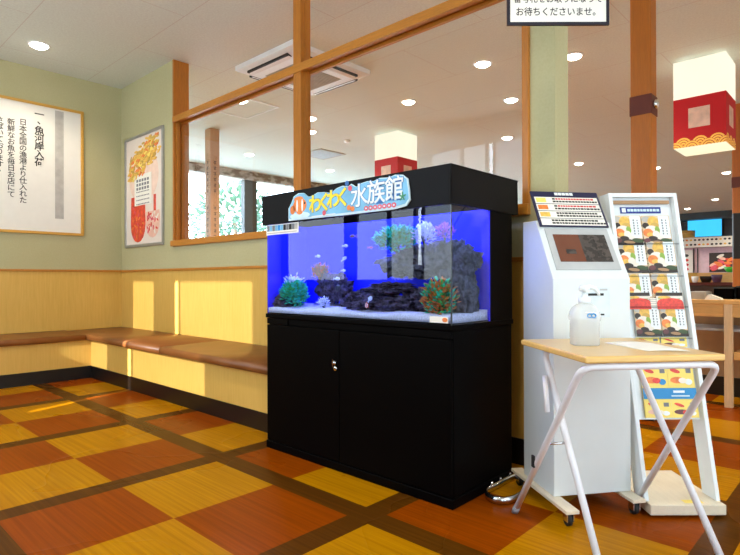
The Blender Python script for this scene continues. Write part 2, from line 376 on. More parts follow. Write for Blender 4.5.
for a, b in ((-4.985, -4.466), (-3.90, -2.65)):
    struct(MB().box(a, b, ya + .01, ya + .018, 1.73, 2.88, 'sun_dim').build('window_%d' % wn)); wn += 1  # unseen panes, tint added so the narrow gap lets in the strongest sun
# dining-room window wall
d = MB(); xa, xb = DX - .2, DX
d.box(xa, xb, WY, BY, 0, .9, 'cream'); d.box(xa, xb, WY, BY, 3.09, CZ, 'cream'); d.box(xa, xb, WY, 3.3, .9, 3.09, 'cream'); d.box(xa, xb, 17.3, BY, .9, 3.09, 'cream')
struct(d.build('wall_windows'))
fr = MB()
for a, b in ((3.3, 3.4), (4.9, 4.98), (6.57, 6.88), (9.2, 9.3), (11.9, 12.0), (14.6, 14.7), (17.2, 17.3)): fr.box(xa + .05, xb - .02, a, b, .9, 3.09, 'dark')
struct(fr.build('trim_8'))
for a, b in ((3.4, 4.9), (4.98, 6.57), (6.88, 9.2), (9.3, 11.9), (12.0, 14.6), (14.7, 17.2)):
    struct(MB().box(xa + .1, xa + .108, a, b, .9, 3.09, 'glass').build('window_%d' % wn)); wn += 1
def pelmet_mat():
    k = N('patterned_pelmet'); v = k.coords((4, 4, 7)); n = k.noise(v, 1.4, 1)
    return k.bsdf(k.ramp(n, rgb(120, 104, 90), rgb(182, 176, 168), .44, .58), .7)
pm = MB().box(DX, DX + .06, WY + .2, 17.6, 3.09, CZ, pelmet_mat()); struct(pm.build('trim_9'))
struct(MB().box(-30, -9.91, -14, 30, -.25, -.1, 'pave').build('ground'))

# ------------------------------------------------------------------ posts in the hall
def post(x, y, w, label):
    t = thing('timber_post', label, 'post', (x, y, 0))
    h = w / 2
    MB().box(-h, h, -h, h, .06, CZ, 'post').build('shaft', t, bevel=.012)
    MB().box(-h - .004, h + .004, -h - .004, h + .004, 2.17, 2.31, 'postband').build('band', t, bevel=.004)
    MB().box(-h - .012, h + .012, -h - .012, h + .012, 0, .06, 'black_kick').build('plinth', t)
    k = MB(); k.lathe([(.012, 0), (.03, .006), (.034, .016), (.022, .03), (.004, .034)], 'chrome', seg=16)
    o = k.build('metal_stud', t); o.location = (h + .003, -.02, 2.24); o.rotation_euler = (0, PI / 2, 0)
post(-1.272, 4.255, .14, 'orange timber post with a dark red band behind the menu stand')
post(-1.375, 8.47, .145, 'far orange timber post at the right edge, half behind the big lantern')
t = thing('lettered_post', 'slim brown post with vertical writing seen through the left glass panel', 'post', (-7.35, 4.40, 0))
k = MB().box(-.075, .075, -.075, .075, 0, CZ - .001, wood('aged_post', rgb(186, 140, 100), 2, .15))
for i in range(16):
    z = 2.75 - i * .085
    if i in (6, 7): continue
    for a, b, c_, d_ in ((-.02, .02, .012, .02), (-.004, .004, -.028, .024), (-.022, .018, -.012, -.005)):
        k.box(.0755, .0775, a, b, z + c_, z + d_, 'ink')
        k.box(a, b, -.0775, -.0755, z + c_, z + d_, 'ink')
k.build('shaft', t)

# ================================================================== BENCHES
KY, KX = 2.17, -5.975
def pad_profile(f, b, z0=.392, z1=.458, r=.03):
    """(depth, z) outline with rounded front; f = front coordinate, b = back"""
    p = [(b, z0), (b, z1)]; s = 1 if b > f else -1
    for i in range(7):
        a = PI / 2 * i / 6
        p.append((f + s * r * (1 - math.sin(a)), z1 - .008 - r * (1 - math.cos(a))))
    p += [(f + s * .002, z0 + .008), (f + s * .012, z0)]
    return p
t = thing('bench', 'long brown-topped bench along the left wall under the large framed text', 'bench', (0, 0, 0))
b = MB().box(WX + .003, KX, EY + .003, KY, .125, .392, 'maple'); b.build('front_panel', t)
MB().box(WX + .02, KX + .001, EY, KY, 0, .125, 'black_kick').build('kick_board', t)
for a, c_ in ((EY + .01, .55), (.556, 2.108)):
    m = MB().prism(pad_profile(KX + .045, WX + .003), a, c_, 'leather', 'y', True); m.build('seat_pad', t)
t = thing('bench', 'brown-topped bench along the glazed partition, left of the aquarium', 'bench', (0, 0, 0))
MB().box(WX + .003, -2.74, KY + .001, WY - .003, .125, .392, 'maple').build('front_panel', t)
MB().box(WX + .02, -2.74, KY, WY - .003, 0, .125, 'black_kick').build('kick_board', t)
for a, c_ in ((WX + .004, -4.366), (-4.36, -2.745)):
    MB().prism(pad_profile(KY - .055, WY - .003), a, c_, 'leather', 'x', True).build('seat_pad', t)

# ================================================================== WALL POSTERS
# left framed text (faces +x): text plane x right = +y, up = z
fy0, fy1, fz0, fz1 = .98, 2.302, 1.495, 2.885
t = thing('framed_text_poster', 'large white poster of vertical black writing in an oak frame on the left wall', 'poster', (WX, 0, 0))
f = MB(); w_ = .028
f.box(0, .025, fy0, fy1, fz1 - w_, fz1, 'gold'); f.box(0, .025, fy0, fy1, fz0, fz0 + w_, 'gold')
f.box(0, .025, fy0, fy0 + w_, fz0 + w_, fz1 - w_, 'gold'); f.box(0, .025, fy1 - w_, fy1, fz0 + w_, fz1 - w_, 'gold')
f.build('frame', t, bevel=.004)
MB().box(0, .012, fy0 + w_, fy1 - w_, fz0 + w_, fz1 - w_, 'paper').build('sheet', t)
def column(mb, chars, y, ztop, zbot, mat, size, bold):
    n = len(chars)
    for i, ch in enumerate(chars):
        z = ztop - (i + .5) * (ztop - zbot) / n; yy = y
        if ch == '、': yy, z = y + size * .25, z + size * .2
        if ch == '。': yy, z = y + size * .25, z + size * .25
        put_text(mb, ch, size, mat, frame((.012, yy, z), (0, 1, 0), (0, 0, 1)), bold, .002)
L = MB(); column(L, '一、魚河岸入荷', 1.863, 2.80, 2.205, 'ink', .094, .016)
column(L, '日本全国の漁港より仕入れた', 1.712, 2.68, 1.80, 'ink', .072, .008)
column(L, '新鮮なお魚を毎日お店にて', 1.605, 2.66, 1.85, 'ink', .072, .008)
column(L, 'さばいております。', 1.505, 2.66, 2.08, 'ink', .072, .008)
L.build('lettering', t)
s_ = MB()
for i in range(9):
    z = 2.84 - .13 * i; s_.box(.012, .0135, 2.014, 2.100, z - .13, z, 'smudge')
s_.build('blurred_heading', t)  # blurred-out column of writing, shown as a plain grey strip

px0, px1, pz0, pz1 = -6.425, -5.495, 1.372, 2.622
t = thing('food_poster', 'aluminium-framed food poster with gold and red dishes on the green wall by the corner', 'poster', (0, WY, 0))
f = MB(); w_ = .03
f.box(px0, px1, -.02, 0, pz1 - w_, pz1, 'alu'); f.box(px0, px1, -.02, 0, pz0, pz0 + w_, 'alu'); f.box(px0, px0 + w_, -.02, 0, pz0 + w_, pz1 - w_, 'alu'); f.box(px1 - w_, px1, -.02, 0, pz0 + w_, pz1 - w_, 'alu')
f.build('frame', t, bevel=.004)
sh = MB().box(px0 + w_, px1 - w_, -.01, 0, pz0 + w_, pz1 - w_, plain('pale_poster_sheet', rgb(236, 224, 214), .5, var=.06, scale=3))
random.seed(3)
PW, PH = px1 - px0, pz1 - pz0
sh.disc(px0 + .5 * PW, pz0 + .62 * PH, .36, .30, -.01, .0006, plain('poster_blush', rgb(240, 212, 196), .5), 24)
for i in range(240):
    u = random.random(); x = px0 + PW * (.22 + .58 * u + random.uniform(-.15, .15)); z = pz0 + PH * (.68 + .20 * u + random.uniform(-.10, .10))
    sh.disc(max(px0 + .09, min(px1 - .08, x)), min(z, pz1 - .07), .040, .014, -.01, .0010 + .00004 * i, random.choice(['egg', 'egg', 'egg', 'salmon', 'basket', 'ycard']), 8, random.uniform(-.3, 1.1))
rr_ = plain('roe_red', rgb(226, 78, 52), .5, var=.22, scale=26)
def bowl_shape(x0, x1, z0, z1, mat, th):
    r = (x1 - x0) / 2; c = (x0 + x1) / 2; pts = [(x0, z1), (x0 - .012, z0 + r * 1.4)]
    for k in range(9): a = PI + PI * k / 8; pts.append((c + (r + .012) * math.cos(a), z0 + r * 1.1 + r * 1.1 * math.sin(a)))
    pts += [(x1 + .012, z0 + r * 1.4), (x1, z1)]
    sh.prism(pts, -.01, -.01 - th, mat, 'y')
bowl_shape(px0 + .17 * PW, px0 + .54 * PW, pz0 + .04 * PH, pz0 + .45 * PH, rr_, .001)
bowl_shape(px0 + .57 * PW, px0 + .90 * PW, pz0 + .07 * PH, pz0 + .30 * PH, 'shrimp', .001)
sh.box(px0 + .76 * PW, px0 + .82 * PW, -.011, -.01, pz0 + .30 * PH, pz0 + .44 * PH, rr_)
for i in range(70):
    L_ = i % 2
    x = px0 + PW * (random.uniform(.19, .52) if L_ else random.uniform(.59, .88)); z = pz0 + PH * (random.uniform(.09, .38) if L_ else random.uniform(.12, .28))
    sh.disc(x, z, .028, .012, -.01, .0014 + .00004 * i, random.choice(['roe', 'roe', 'salmon', 'pinkr'] if L_ else ['roe', 'shrimp', 'rice', 'pinkr']), 8, random.uniform(0, 3))
sh.build('sheet', t)
cd = MB().box(px0 + .25, px0 + .66, -.014, -.01, pz0 + .46, pz0 + .80, 'paper')
for i in range(7):
    z = pz0 + .75 - .045 * i; big = i < 3
    for j in range(5 if big else 9):
        x = px0 + .30 + j * (.065 if big else .036)
        cd.box(x, x + (.045 if big else .024), -.015, -.014, z - (.03 if big else .012), z, 'greytext')
cd.build('caption_card', t)

# ================================================================== AQUARIUM
TX0, TX1, TY0, TY1 = -2.712, -1.375, 1.985, 2.515
t = thing('aquarium_cabinet', 'black two-door cabinet carrying the aquarium', 'cabinet', (TX0, TY0, 0))
Wd, Dp = TX1 - TX0, TY1 - TY0
MB().box(0.004, Wd - .004, .018, Dp, .045, .775, 'black').build('body', t, bevel=.003)
MB().box(-.004, Wd + .006, -.004, Dp + .004, .775, .800, 'black').build('top_board', t, bevel=.004)
MB().box(-.002, Wd + .004, -.002, Dp, 0, .045, 'black').build('plinth', t, bevel=.004)
sp = TX0 * -1 - 2.068
sp = .630
dl = MB().box(.006, sp - .002, 0, .018, .05, .735, 'black').build('door', t, bevel=.003)
dr = MB().box(sp + .002, Wd - .006, 0, .018, .05, .735, 'black').build('door', t, bevel=.003)
r_ = MB().box(.006, .20, 0, .018, .739, .773, 'black'); r_.box(.20, Wd - .3, .008, .018, .739, .773, 'black'); r_.box(Wd - .3, Wd - .006, 0, .018, .739, .773, 'black'); r_.build('top_rail', t, bevel=.002)
k = MB(); k.lathe([(.011, 0), (.013, .003), (.013, .006), (.009, .009), (.002, .010)], 'chrome', seg=16)
o = k.build('lock', dl); o.rotation_euler = (PI / 2, 0, 0); o.location = (sp - .026, 0, .535)
k = MB(); k.lathe([(.010, 0), (.012, .006), (.014, .014), (.008, .02), (.002, .021)], 'chrome', seg=16); k.box(-.003, .003, -.02, .02, .02, .024, 'chrome')
o = k.build('knob', dl); o.rotation_euler = (PI / 2, 0, 0); o.location = (sp - .024, 0, .565)

t = thing('aquarium', 'large lit aquarium with blue water and a black hood standing on the black cabinet', 'aquarium', (TX0, TY0, .80))
GB = .312
MB().box(0, Wd, 0, .008, 0, .535, 'tankglass').build('front_glass', t)
MB().box(Wd - .008, Wd, .008, GB, 0, .535, 'tankglass').build('side_glass', t)
k = MB().box(0.003, .008, .008, GB, 0, .535, 'blueback'); k.box(0, .003, .008, GB, 0, .535, 'black'); k.build('reflected_blue_pane', t)  # blue inner face paints in the back panel's reflection in this glass
bk = MB().box(0, Wd, GB, GB + .008, 0, .535, 'blueback'); bk.box(.01, Wd - .01, GB + .008, Dp, 0, .53, 'black'); bk.box(Wd - .01, Wd, GB + .008, Dp, 0, .53, 'black'); bk.box(0, .01, GB + .008, Dp, 0, .53, 'black')
bk.build('back_panel', t)
MB().box(.009, Wd - .009, .009, GB - .001, .002, .50, 'water').build('water', t)
MB().box(.008, Wd - .008, .008, GB, -.0, .006, 'black').build('base_pane', t)
sl = MB()
for x in (Wd - .007,): sl.box(x + .001, x + .006, .001, .008, 0, .535, 'dark')
sl.build('silicone_corner', t)
h = MB(); hx0, hx1, hy0, hy1 = -.032, Wd + .006, -.008, .585
h.box(hx0, hx1, hy0, hy0 + .012, .528, .702, 'blackh'); h.box(hx0, hx1, hy1 - .012, hy1, .528, .702, 'blackh')
h.box(hx0, hx0 + .012, hy0, hy1, .528, .702, 'blackh'); h.box(hx1 - .012, hx1, hy0, hy1, .528, .702, 'blackh'); h.box(hx0, hx1, hy0, hy1, .692, .704, 'blackh')
hood = h.build('hood', t, bevel=.003)
MB().tube([(.06, .14, .63), (Wd - .06, .14, .63)], .013, 'blueled', 12).build('light_tube', t)
st = MB().box(.004, .305, -.0012, -.0002, .466, .526, 'paper')
for i in range(11): st.box(.012 + i * .026, .035 + i * .026, -.0022, -.0012, .488, .520, ['greytext', 'signblue', 'greytext', 'signblue', 'labelblue', 'signblue', 'ink', 'greytext', 'ink', 'greytext', 'smudge'][i])
st.box(.012, .29, -.0018, -.0012, .472, .479, 'smudge')
st.build('label_strip', t)
st = MB().box(Wd - .118, Wd - .018, -.0012, -.0002, .008, .036, 'paper'); st.disc(Wd - .035, .022, .014, .010, -.0012, .0008, 'salmon'); st.build('maker_label', t)
# sign on the hood
sg = MB(); Z0 = .535
def shape(pts): return [(.235 + x * .885, Z0 + z) for x, z in pts]
outl = shape([(0, .0), (0, .07), (.03, .10), (.055, .135), (.10, .148), (.15, .145), (.19, .12), (.23, .12), (.28, .135), (.35, .13), (.40, .12), (.45, .14), (.50, .148), (.545, .14), (.57, .15), (.61, .13), (.65, .145), (.70, .15), (.745, .145), (.79, .155), (.86, .15), (.90, .158), (.95, .152), (.985, .13), (.995, .08), (1.0, .03), (.975, .005), (.9, -.004), (.5, -.004)])
sg.prism(outl, hy0 - .001, hy0 - .009, 'signpale', 'y')
cx_ = sum(p[0] for p in outl) / len(outl); cz_ = sum(p[1] for p in outl) / len(outl)
sg.prism([(cx_ + (x - cx_) * .985, cz_ + (z - cz_) * .90) for x, z in outl], hy0 - .009, hy0 - .0105, 'signblue', 'y')
sign = sg.build('sign', hood)
sl_ = MB(); YF = hy0 - .0105
def hood_text(ch, x, z, size, mat, bold, dz): put_text(sl_, ch, size, mat, frame((.235 + x * .885, YF - dz, Z0 + z), (1, 0, 0), (0, 0, 1)), bold, .0012)
for ch, x, z in (('わ', .262, .068), ('く', .345, .070), ('わ', .425, .080), ('く', .505, .082)):
    hood_text(ch, x, z, .104, 'signdeep', .05, 0); hood_text(ch, x, z, .104, 'yellow', .03, .0014)
for ch, x, z in (('水', .635, .076), ('族', .765, .082), ('館', .898, .086)):
    hood_text(ch, x, z, .124, 'signdeep', .03, 0); hood_text(ch, x, z, .122, 'white', .012, .0014)
for i in range(7): sl_.disc(.235 + (.69 + i * .034) * .885, Z0 + .016, .014, .012, YF, .0012, 'pinkr', 10); sl_.disc(.235 + (.69 + i * .034) * .885, Z0 + .016, .006, .005, YF - .0012, .0006, 'signpale', 8)
sl_.box(.235 + .885 * .23, .235 + .885 * .44, YF - .001, YF, Z0 + .006, Z0 + .011, 'white')
for k_ in range(5):
    a = 2 * PI * k_ / 5 + .3; sl_.disc(.235 + .885 * .955 + .011 * math.cos(a), Z0 + .05 + .011 * math.sin(a), .012, .004, YF - .003, .001, 'lime', 8, a)
for x, z, m in ((.565, .128, 'pinkr'), (.555, .03, 'salmon'), (.585, .022, 'salmon'), (.54, .155, 'signdeep'), (.345, .02, 'pinkr')): sl_.disc(.235 + .885 * x, Z0 + z, .014, .014, YF - .002, .001, m, 10)
# plain striped reef fish painted on the sign
FX, FZ = .235 + .885 * .115, Z0 + .078
sl_.disc(FX, FZ, .058, .040, YF, .001, 'salmon', 20); sl_.disc(FX - .062, FZ - .02, .022, .026, YF, .001, 'salmon', 10)
sl_.disc(FX - .01, FZ + .036, .04, .016, YF, .0008, 'salmon', 12); sl_.disc(FX + .0, FZ - .036, .026, .014, YF, .0008, 'salmon', 12)
for dx, r in ((.022, .036), (-.022, .034)): sl_.disc(FX + dx, FZ, .007, r, YF - .001, .0008, 'white', 10)
sl_.disc(FX + .044, FZ + .010, .006, .007, YF - .001, .0012, 'ink', 8)
sl_.disc(FX + .0, Z0 + .022, .085, .020, YF, .0006, 'signpale', 18)
sl_.build('lettering', sign)

# sand
random.seed(5)
gx, gy = 34, 10; vs = []; fs = []
for j in range(gy + 1):
    for i in range(gx + 1):
        x = .0095 + (Wd - .019) * i / gx; y = .0095 + (GB - .011) * j / gy
        z = .034 + .012 * noise.noise((x * 5, y * 7, 0)) + .02 * (j / gy)
        vs.append((TX0 + x, TY0 + y, .80 + z))
n0 = len(vs); vs += [(v[0], v[1], .8062) for v in vs[:]]
for j in range(gy):
    for i in range(gx):
        a = j * (gx + 1) + i; fs.append((a, a + 1, a + gx + 2, a + gx + 1)); fs.append((n0 + a, n0 + a + gx + 1, n0 + a + gx + 2, n0 + a + 1))
for i in range(gx):
    fs.append((i, n0 + i, n0 + i + 1, i + 1)); a = gy * (gx + 1) + i; fs.append((a, a + 1, n0 + a + 1, n0 + a))
for j in range(gy):
    a = j * (gx + 1); fs.append((a, a + gx + 1, n0 + a + gx + 1, n0 + a)); a += gx; fs.append((a, n0 + a, n0 + a + gx + 1, a + gx + 1))
o = MB().add(vs, fs, 'sand', True).build('aquarium_sand'); tag(o, 'layer of pale sand on the bottom of the aquarium', 'sand'); struct(o, 'stuff')

def rock(name, label, c, r, mat, seed, amp=.45, squash=True):
    bm = bmesh.new(); bmesh.ops.create_icosphere(bm, subdivisions=5, radius=1)
    vs = []
    for v in bm.verts:
        p = v.co; d = 1 + amp * noise.noise(p * 1.5 + Vector((seed, 0, 0))) + .34 * noise.noise(p * 4.2 + Vector((0, seed, 0))) + .22 * noise.noise(p * 9 + Vector((0, 0, seed))) + .12 * noise.noise(p * 19 + Vector((seed, seed, 0)))
        vs.append((c[0] + p.x * d * r[0], min(TY0 + GB - .006, max(TY0 + .014, c[1] + p.y * d * r[1])), c[2] + p.z * d * r[2]))
    vs = [(min(TX1 - .012, max(TX0 + .012, v[0])), v[1], v[2]) for v in vs]
    fs = [tuple(x.index for x in f.verts) for f in bm.faces]; bm.free()
    return tag(MB().add(vs, fs, mat, True).build(name), label, 'rock')
YM = TY0 + .17
rock('reef_rock', 'broad dark slab rock at the foot of the pile in the middle of the tank', (-1.97, YM, .875), (.18, .09, .05), 'rock', 1.1)
rock('reef_rock', 'upper dark slab lying across the middle rock pile', (-1.90, YM + .02, .955), (.16, .08, .03), 'rock', 2.4)
rock('reef_rock', 'dark rock lump on sand right of the middle pile', (-1.72, YM + .03, .885), (.11, .08, .055), 'rock', 3.7)
rock('reef_rock', 'big pale rock shelf high in the tank beneath the upper green plant', (-1.66, YM + .07, 1.10), (.26, .062, .075), 'rockl', 5.2)
rock('reef_rock', 'tall brownish pillar rock filling the right end of the tank', (-1.48, YM + .05, .965), (.085, .085, .16), 'rockl', 6.3)
rock('reef_rock', 'arched dark rock in the left half of the tank behind the teal bush', (-2.38, YM + .07, .955), (.13, .05, .07), 'rock', 7.9)
rock('reef_rock', 'thin dark rock leg sloping down beside the little white plant', (-2.27, YM + .08, .885), (.04, .04, .07), 'rock', 8.6)
rock('reef_rock', 'small dark rock in the left front corner of the tank', (-2.63, TY0 + .08, .865), (.06, .055, .05), 'rock', 9.3)

rock('reef_rock', 'dark rock wedge leaning between the middle pile and the right pillar', (-1.60, YM + .02, .90), (.10, .07, .075), 'rock', 10.2)
rock('reef_rock', 'knobbly pale rock lump on the left tip of the high rock shelf', (-1.88, YM + .06, 1.06), (.075, .055, .05), 'rockl', 11.4)
rock('reef_rock', 'rounded dark rock beneath the left side of the middle pile', (-2.10, YM + .0, .88), (.09, .07, .05), 'rock', 12.8)
rock('reef_rock', 'pale rock block bridging the high shelf and the right pillar', (-1.52, YM + .05, 1.09), (.11, .07, .09), 'rockl', 13.7)

def leaf_geo(mb, p, d, L, w, mat):
    d = d.normalized(); s = d.cross(Vector((0, 0, 1)));
    if s.length < .05: s = Vector((1, 0, 0))
    s.normalize(); n = s.cross(d)
    a = p; b = p + d * L * .55 + s * w; c = p + d * L; e_ = p + d * L * .55 - s * w; m = p + d * L * .5 + n * w * .5; q = p + d * L * .5 - n * w * .4
    mb.add([a, b, c, e_, m, q], [(0, 1, 4), (1, 2, 4), (2, 3, 4), (3, 0, 4), (1, 0, 5), (2, 1, 5), (3, 2, 5), (0, 3, 5)], mat)
def bush(name, label, c, r, mats, n, L, seed, tip=None):
    random.seed(seed); t = thing(name, label, 'plant', (c[0], c[1], c[2] - r[2]))
    fo = MB()
    for i in range(n):
        v = Vector((random.gauss(0, 1), random.gauss(0, 1), random.gauss(0, 1))).normalized() * (random.random() ** .5)
        p = Vector((v.x * r[0], v.y * r[1], r[2] + v.z * r[2]))
        d = Vector((v.x, v.y, v.z * .6 + .5)) + Vector((random.uniform(-.4, .4), random.uniform(-.4, .4), random.uniform(-.3, .3)))
        leaf_geo(fo, p, d, L * random.uniform(.8, 1.3), L * .34, random.choice(mats))
    fo.build('foliage', t)
    s = MB()
    for i in range(5):
        a = 2 * PI * i / 5; s.tube([(0, 0, -.02), (r[0] * .3 * math.cos(a), r[1] * .3 * math.sin(a), r[2] * .8), (r[0] * .6 * math.cos(a), r[1] * .6 * math.sin(a), r[2] * 1.5)], .003, 'stem', 6)
    s.build('stem', t)
    if tip:
        k = MB()
        for i in range(70):
            v = Vector((random.gauss(0, .5), random.gauss(0, .5), random.gauss(0, .5))); p = Vector((v.x * r[0] * .6, v.y * r[1] * .6, 2 * r[2] + v.z * .02))
            leaf_geo(k, p, Vector((v.x, v.y, 1)), L, L * .25, tip)
        k.build('pale_tip', t)
bush('aquarium_plant', 'round teal bush with a white tip on the left sand of the tank', (-2.575, TY0 + .10, .915), (.085, .07, .075), ['teal', 'teal', 'green_leaf'], 840, .028, 1, 'white_leaf')
bush('aquarium_plant', 'tiny white feathery plant on the sand left of the middle rocks', (-2.33, TY0 + .12, .862), (.03, .03, .032), ['white_leaf'], 110, .018, 2)
bush('aquarium_plant', 'green and orange plant in the right front corner of the tank', (-1.50, TY0 + .08, .91), (.085, .055, .085), ['green_leaf', 'orange_leaf', 'orange_leaf', 'teal'], 840, .026, 3)
bush('aquarium_plant', 'wide green bush on top of the pale rock shelf', (-1.80, TY0 + .13, 1.205), (.13, .06, .055), ['teal', 'green_leaf', 'teal'], 920, .026, 4)
bush('aquarium_plant', 'white coral-like tuft right of the upper green bush', (-1.625, TY0 + .14, 1.215), (.055, .05, .045), ['white_leaf'], 240, .024, 5)
bush('aquarium_plant', 'pink coral-like tuft at the upper right of the tank', (-1.53, TY0 + .17, 1.225), (.04, .04, .03), ['pink_leaf'], 150, .02, 6)
bush('aquarium_plant', 'upright red orange plant behind the teal bush at the far left', (-2.655, TY0 + .17, .94), (.026, .03, .065), ['red_leaf', 'orange_leaf'], 170, .026, 7)
bush('aquarium_plant', 'orange sea-fan plant on the arched rock behind the teal bush', (-2.52, TY0 + .26, 1.045), (.07, .03, .045), ['red_leaf', 'orange_leaf', 'fishbrown'], 220, .024, 9)

def fish(label, c, L, mat, rz, h=.42, stripe=None, tilt=0.):
    t = thing('fish', label, 'fish', c, rz, 'fish in the aquarium'); t.rotation_euler = (0, tilt, rz)
    b = MB(); pr = []
    segs = 10
    for i in range(segs + 1):
        u = i / segs; r = L * h * .5 * (math.sin(PI * min(1, u ** .75)) ** .8 if 0 < u < 1 else .02) + .0006; pr.append((u, r))
    vs = []; fs = []
    for u, r in pr:
        for k in range(8):
            a = 2 * PI * k / 8; vs.append((L * (.4 - u * .8), r * .45 * math.cos(a), r * math.sin(a)))
    for i in range(segs):
        for k in range(8): fs.append((i * 8 + k, i * 8 + (k + 1) % 8, i * 8 + 8 + (k + 1) % 8, i * 8 + 8 + k))
    sw = [i for i in range(segs)]
    body = MB()
    for i in range(segs):
        m = stripe if (stripe and i in (2, 5, 8)) else mat
        body.add([vs[i * 8 + k] for k in range(8)] + [vs[i * 8 + 8 + k] for k in range(8)], [(k, (k + 1) % 8, 8 + (k + 1) % 8, 8 + k) for k in range(8)], m, True)
    for sy in (-1, 1): body.ball((L * .27, sy * L * h * .12, L * .04), L * .03, 'eye', 8, 5)
    body.build('body', t)
    fn = MB(); w = L * .02
    fn.prism([(-L * .36, 0), (-L * .55, L * .18), (-L * .5, 0), (-L * .55, -L * .18)], -w, w, mat, 'y'); fn.build('tail_fin', t)
    fn = MB().prism([(L * .12, L * h * .42), (-L * .08, L * h * .72), (-L * .2, L * h * .3)], -w, w, mat, 'y'); fn.build('dorsal_fin', t)
fish('orange and white striped fish resting before the middle rocks', (-1.93, TY0 + .05, .868), .055, 'fishorange', 2.6, .5, 'white')
fish('white fish just above the orange striped fish', (-1.915, TY0 + .06, .902), .04, 'fishpale', .4, .5, None, -.9)
fish('black fish hovering left of the middle rocks', (-2.215, TY0 + .12, .955), .06, 'fishblack', PI, .62, None, .5)
fish('pale fish directly above the black fish', (-2.20, TY0 + .10, 1.005), .045, 'fishpale', .3, .4)
fish('pale fish highest in the dark blue stripe', (-2.155, TY0 + .12, 1.185), .04, 'fishpale', .3, .4)
fish('pale fish in the middle of the dark blue stripe', (-2.165, TY0 + .12, 1.115), .042, 'fishpale', .6, .4, None, -.7)
fish('pale fish lowest of those in the dark blue stripe above the black fish pair', (-2.17, TY0 + .12, 1.05), .036, 'fishpale', .2, .4)
fish('pale fish swimming alone left of the blue stripe', (-2.38, TY0 + .12, 1.135), .042, 'fishpale', .2, .38)
fish('brownish fish near the waterline right of centre', (-2.06, TY0 + .08, 1.23), .055, 'fishbrown', PI, .3)
fish('small pink fish left of the pale rock shelf', (-1.93, TY0 + .08, 1.165), .038, 'fishpink', .1, .3)

# ================================================================== NUMBER TICKET KIOSK
t = thing('ticket_kiosk', 'ivory number-ticket kiosk on casters with a sloping screen beside the aquarium', 'kiosk', (-1.032, 2.24, 0), math.atan2(.8, .6))
KW = .363; SL = (0.154, .265); SLl = math.hypot(*SL)
MB().prism([(0, .075), (0, 1.0), (.154, 1.265), (.285, 1.27), (.285, .075)], 0, KW, 'kiosk', 'x').build('body', t, bevel=.004)
# slope frame: u across, v up the slope, out along the normal
vy, vz = SL[0] / SLl, SL[1] / SLl
SM = frame((0, 0, 1.0), (1, 0, 0), (0, vy, vz))
def slope_box(mb, u0, u1, v0, v1, w0, w1, mat):
    k = mb.M; mb.M = SM; mb.box(u0, u1, v0, v1, w0, w1, mat); mb.M = k; return mb
bez = slope_box(MB(), .028, .335, .045, .262, 0, .004, 'kiosk_grey').build('screen_bezel', t)
sc_ = slope_box(MB(), .058, .180, .085, .228, .004, .006, 'screen'); slope_box(sc_, .180, .310, .085, .228, .004, .006, 'screen_d')
for i in range(3):
    for j in range(4): slope_box(sc_, .195 + j * .027, .217 + j * .027, .105 + i * .036, .132 + i * .036, .006, .0068, 'screen_d')
slope_box(sc_, .098, .145, .125, .148, .006, .007, 'screen_d')
sc_.build('screen', bez)
bd = slope_box(MB(), .006, .346, .268, .468, .005, .012, 'navy')
bo = bd.build('notice_board', t, bevel=.002)
rr = MB()
for i in range(4):
    v0 = .274 + .041 * i; slope_box(rr, .018, .334, v0, v0 + .037, .012, .013, 'paper')
    if i: slope_box(rr, .024, .072, v0 + .006, v0 + .031, .013, .0136, ['', 'egg', 'salmon', 'ycard'][i])
    for r in range(2):
        u = .105 if i else .07
        while u < (.325 if r == 0 else .30):
            wv = random.uniform(.008, .016); slope_box(rr, u, u + wv, v0 + .007 + r * .015, v0 + .016 + r * .015, .013, .0136, 'red' if (r == 1 and i in (2, 3) and u > .12) else 'ink'); u += wv + .003
for i in range(5): slope_box(rr, .125 + i * .019, .141 + i * .019, .446, .461, .012, .0134, 'white')
rr.build('notice_rows', bo)
tk = MB().box(.135, .262, -.004, 0, .835, .965, plain('bluish_ticket_panel', rgb(214, 226, 232), .4)); tk.box(.160, .232, -.006, -.004, .928, .938, 'ink'); tk.box(.215, .235, -.006, -.004, .843, .850, 'ink'); tk.box(.215, .25, -.0055, -.004, .95, .958, 'kiosk_grey')
tk.build('ticket_slot', t)
for u0, u1, f0 in ((-.025, .032, -.145), (.308, .366, -.092)):
    pl = MB().box(u0, u1, f0, .372, .060, .0745, 'birch').build('base_plank', t, bevel=.002)
    for yy in (f0 + .03, .33):
        c_ = MB(); xm = (u0 + u1) / 2
        c_.box(xm - .016, xm + .016, yy - .016, yy + .016, .054, .060, 'chrome')
        c_.box(xm - .016, xm - .012, yy - .012, yy + .022, .022, .056, 'chrome'); c_.box(xm + .012, xm + .016, yy - .012, yy + .022, .022, .056, 'chrome')
        k = c_.build('caster', t)
        w2 = MB(); w2.lathe([(.018, -.010), (.026, -.008), (.026, .008), (.018, .010)], 'blackrub', seg=20)
        o = w2.build('wheel', k); o.rotation_euler = (0, PI / 2, 0); o.location = (xm, yy + .01, .026)

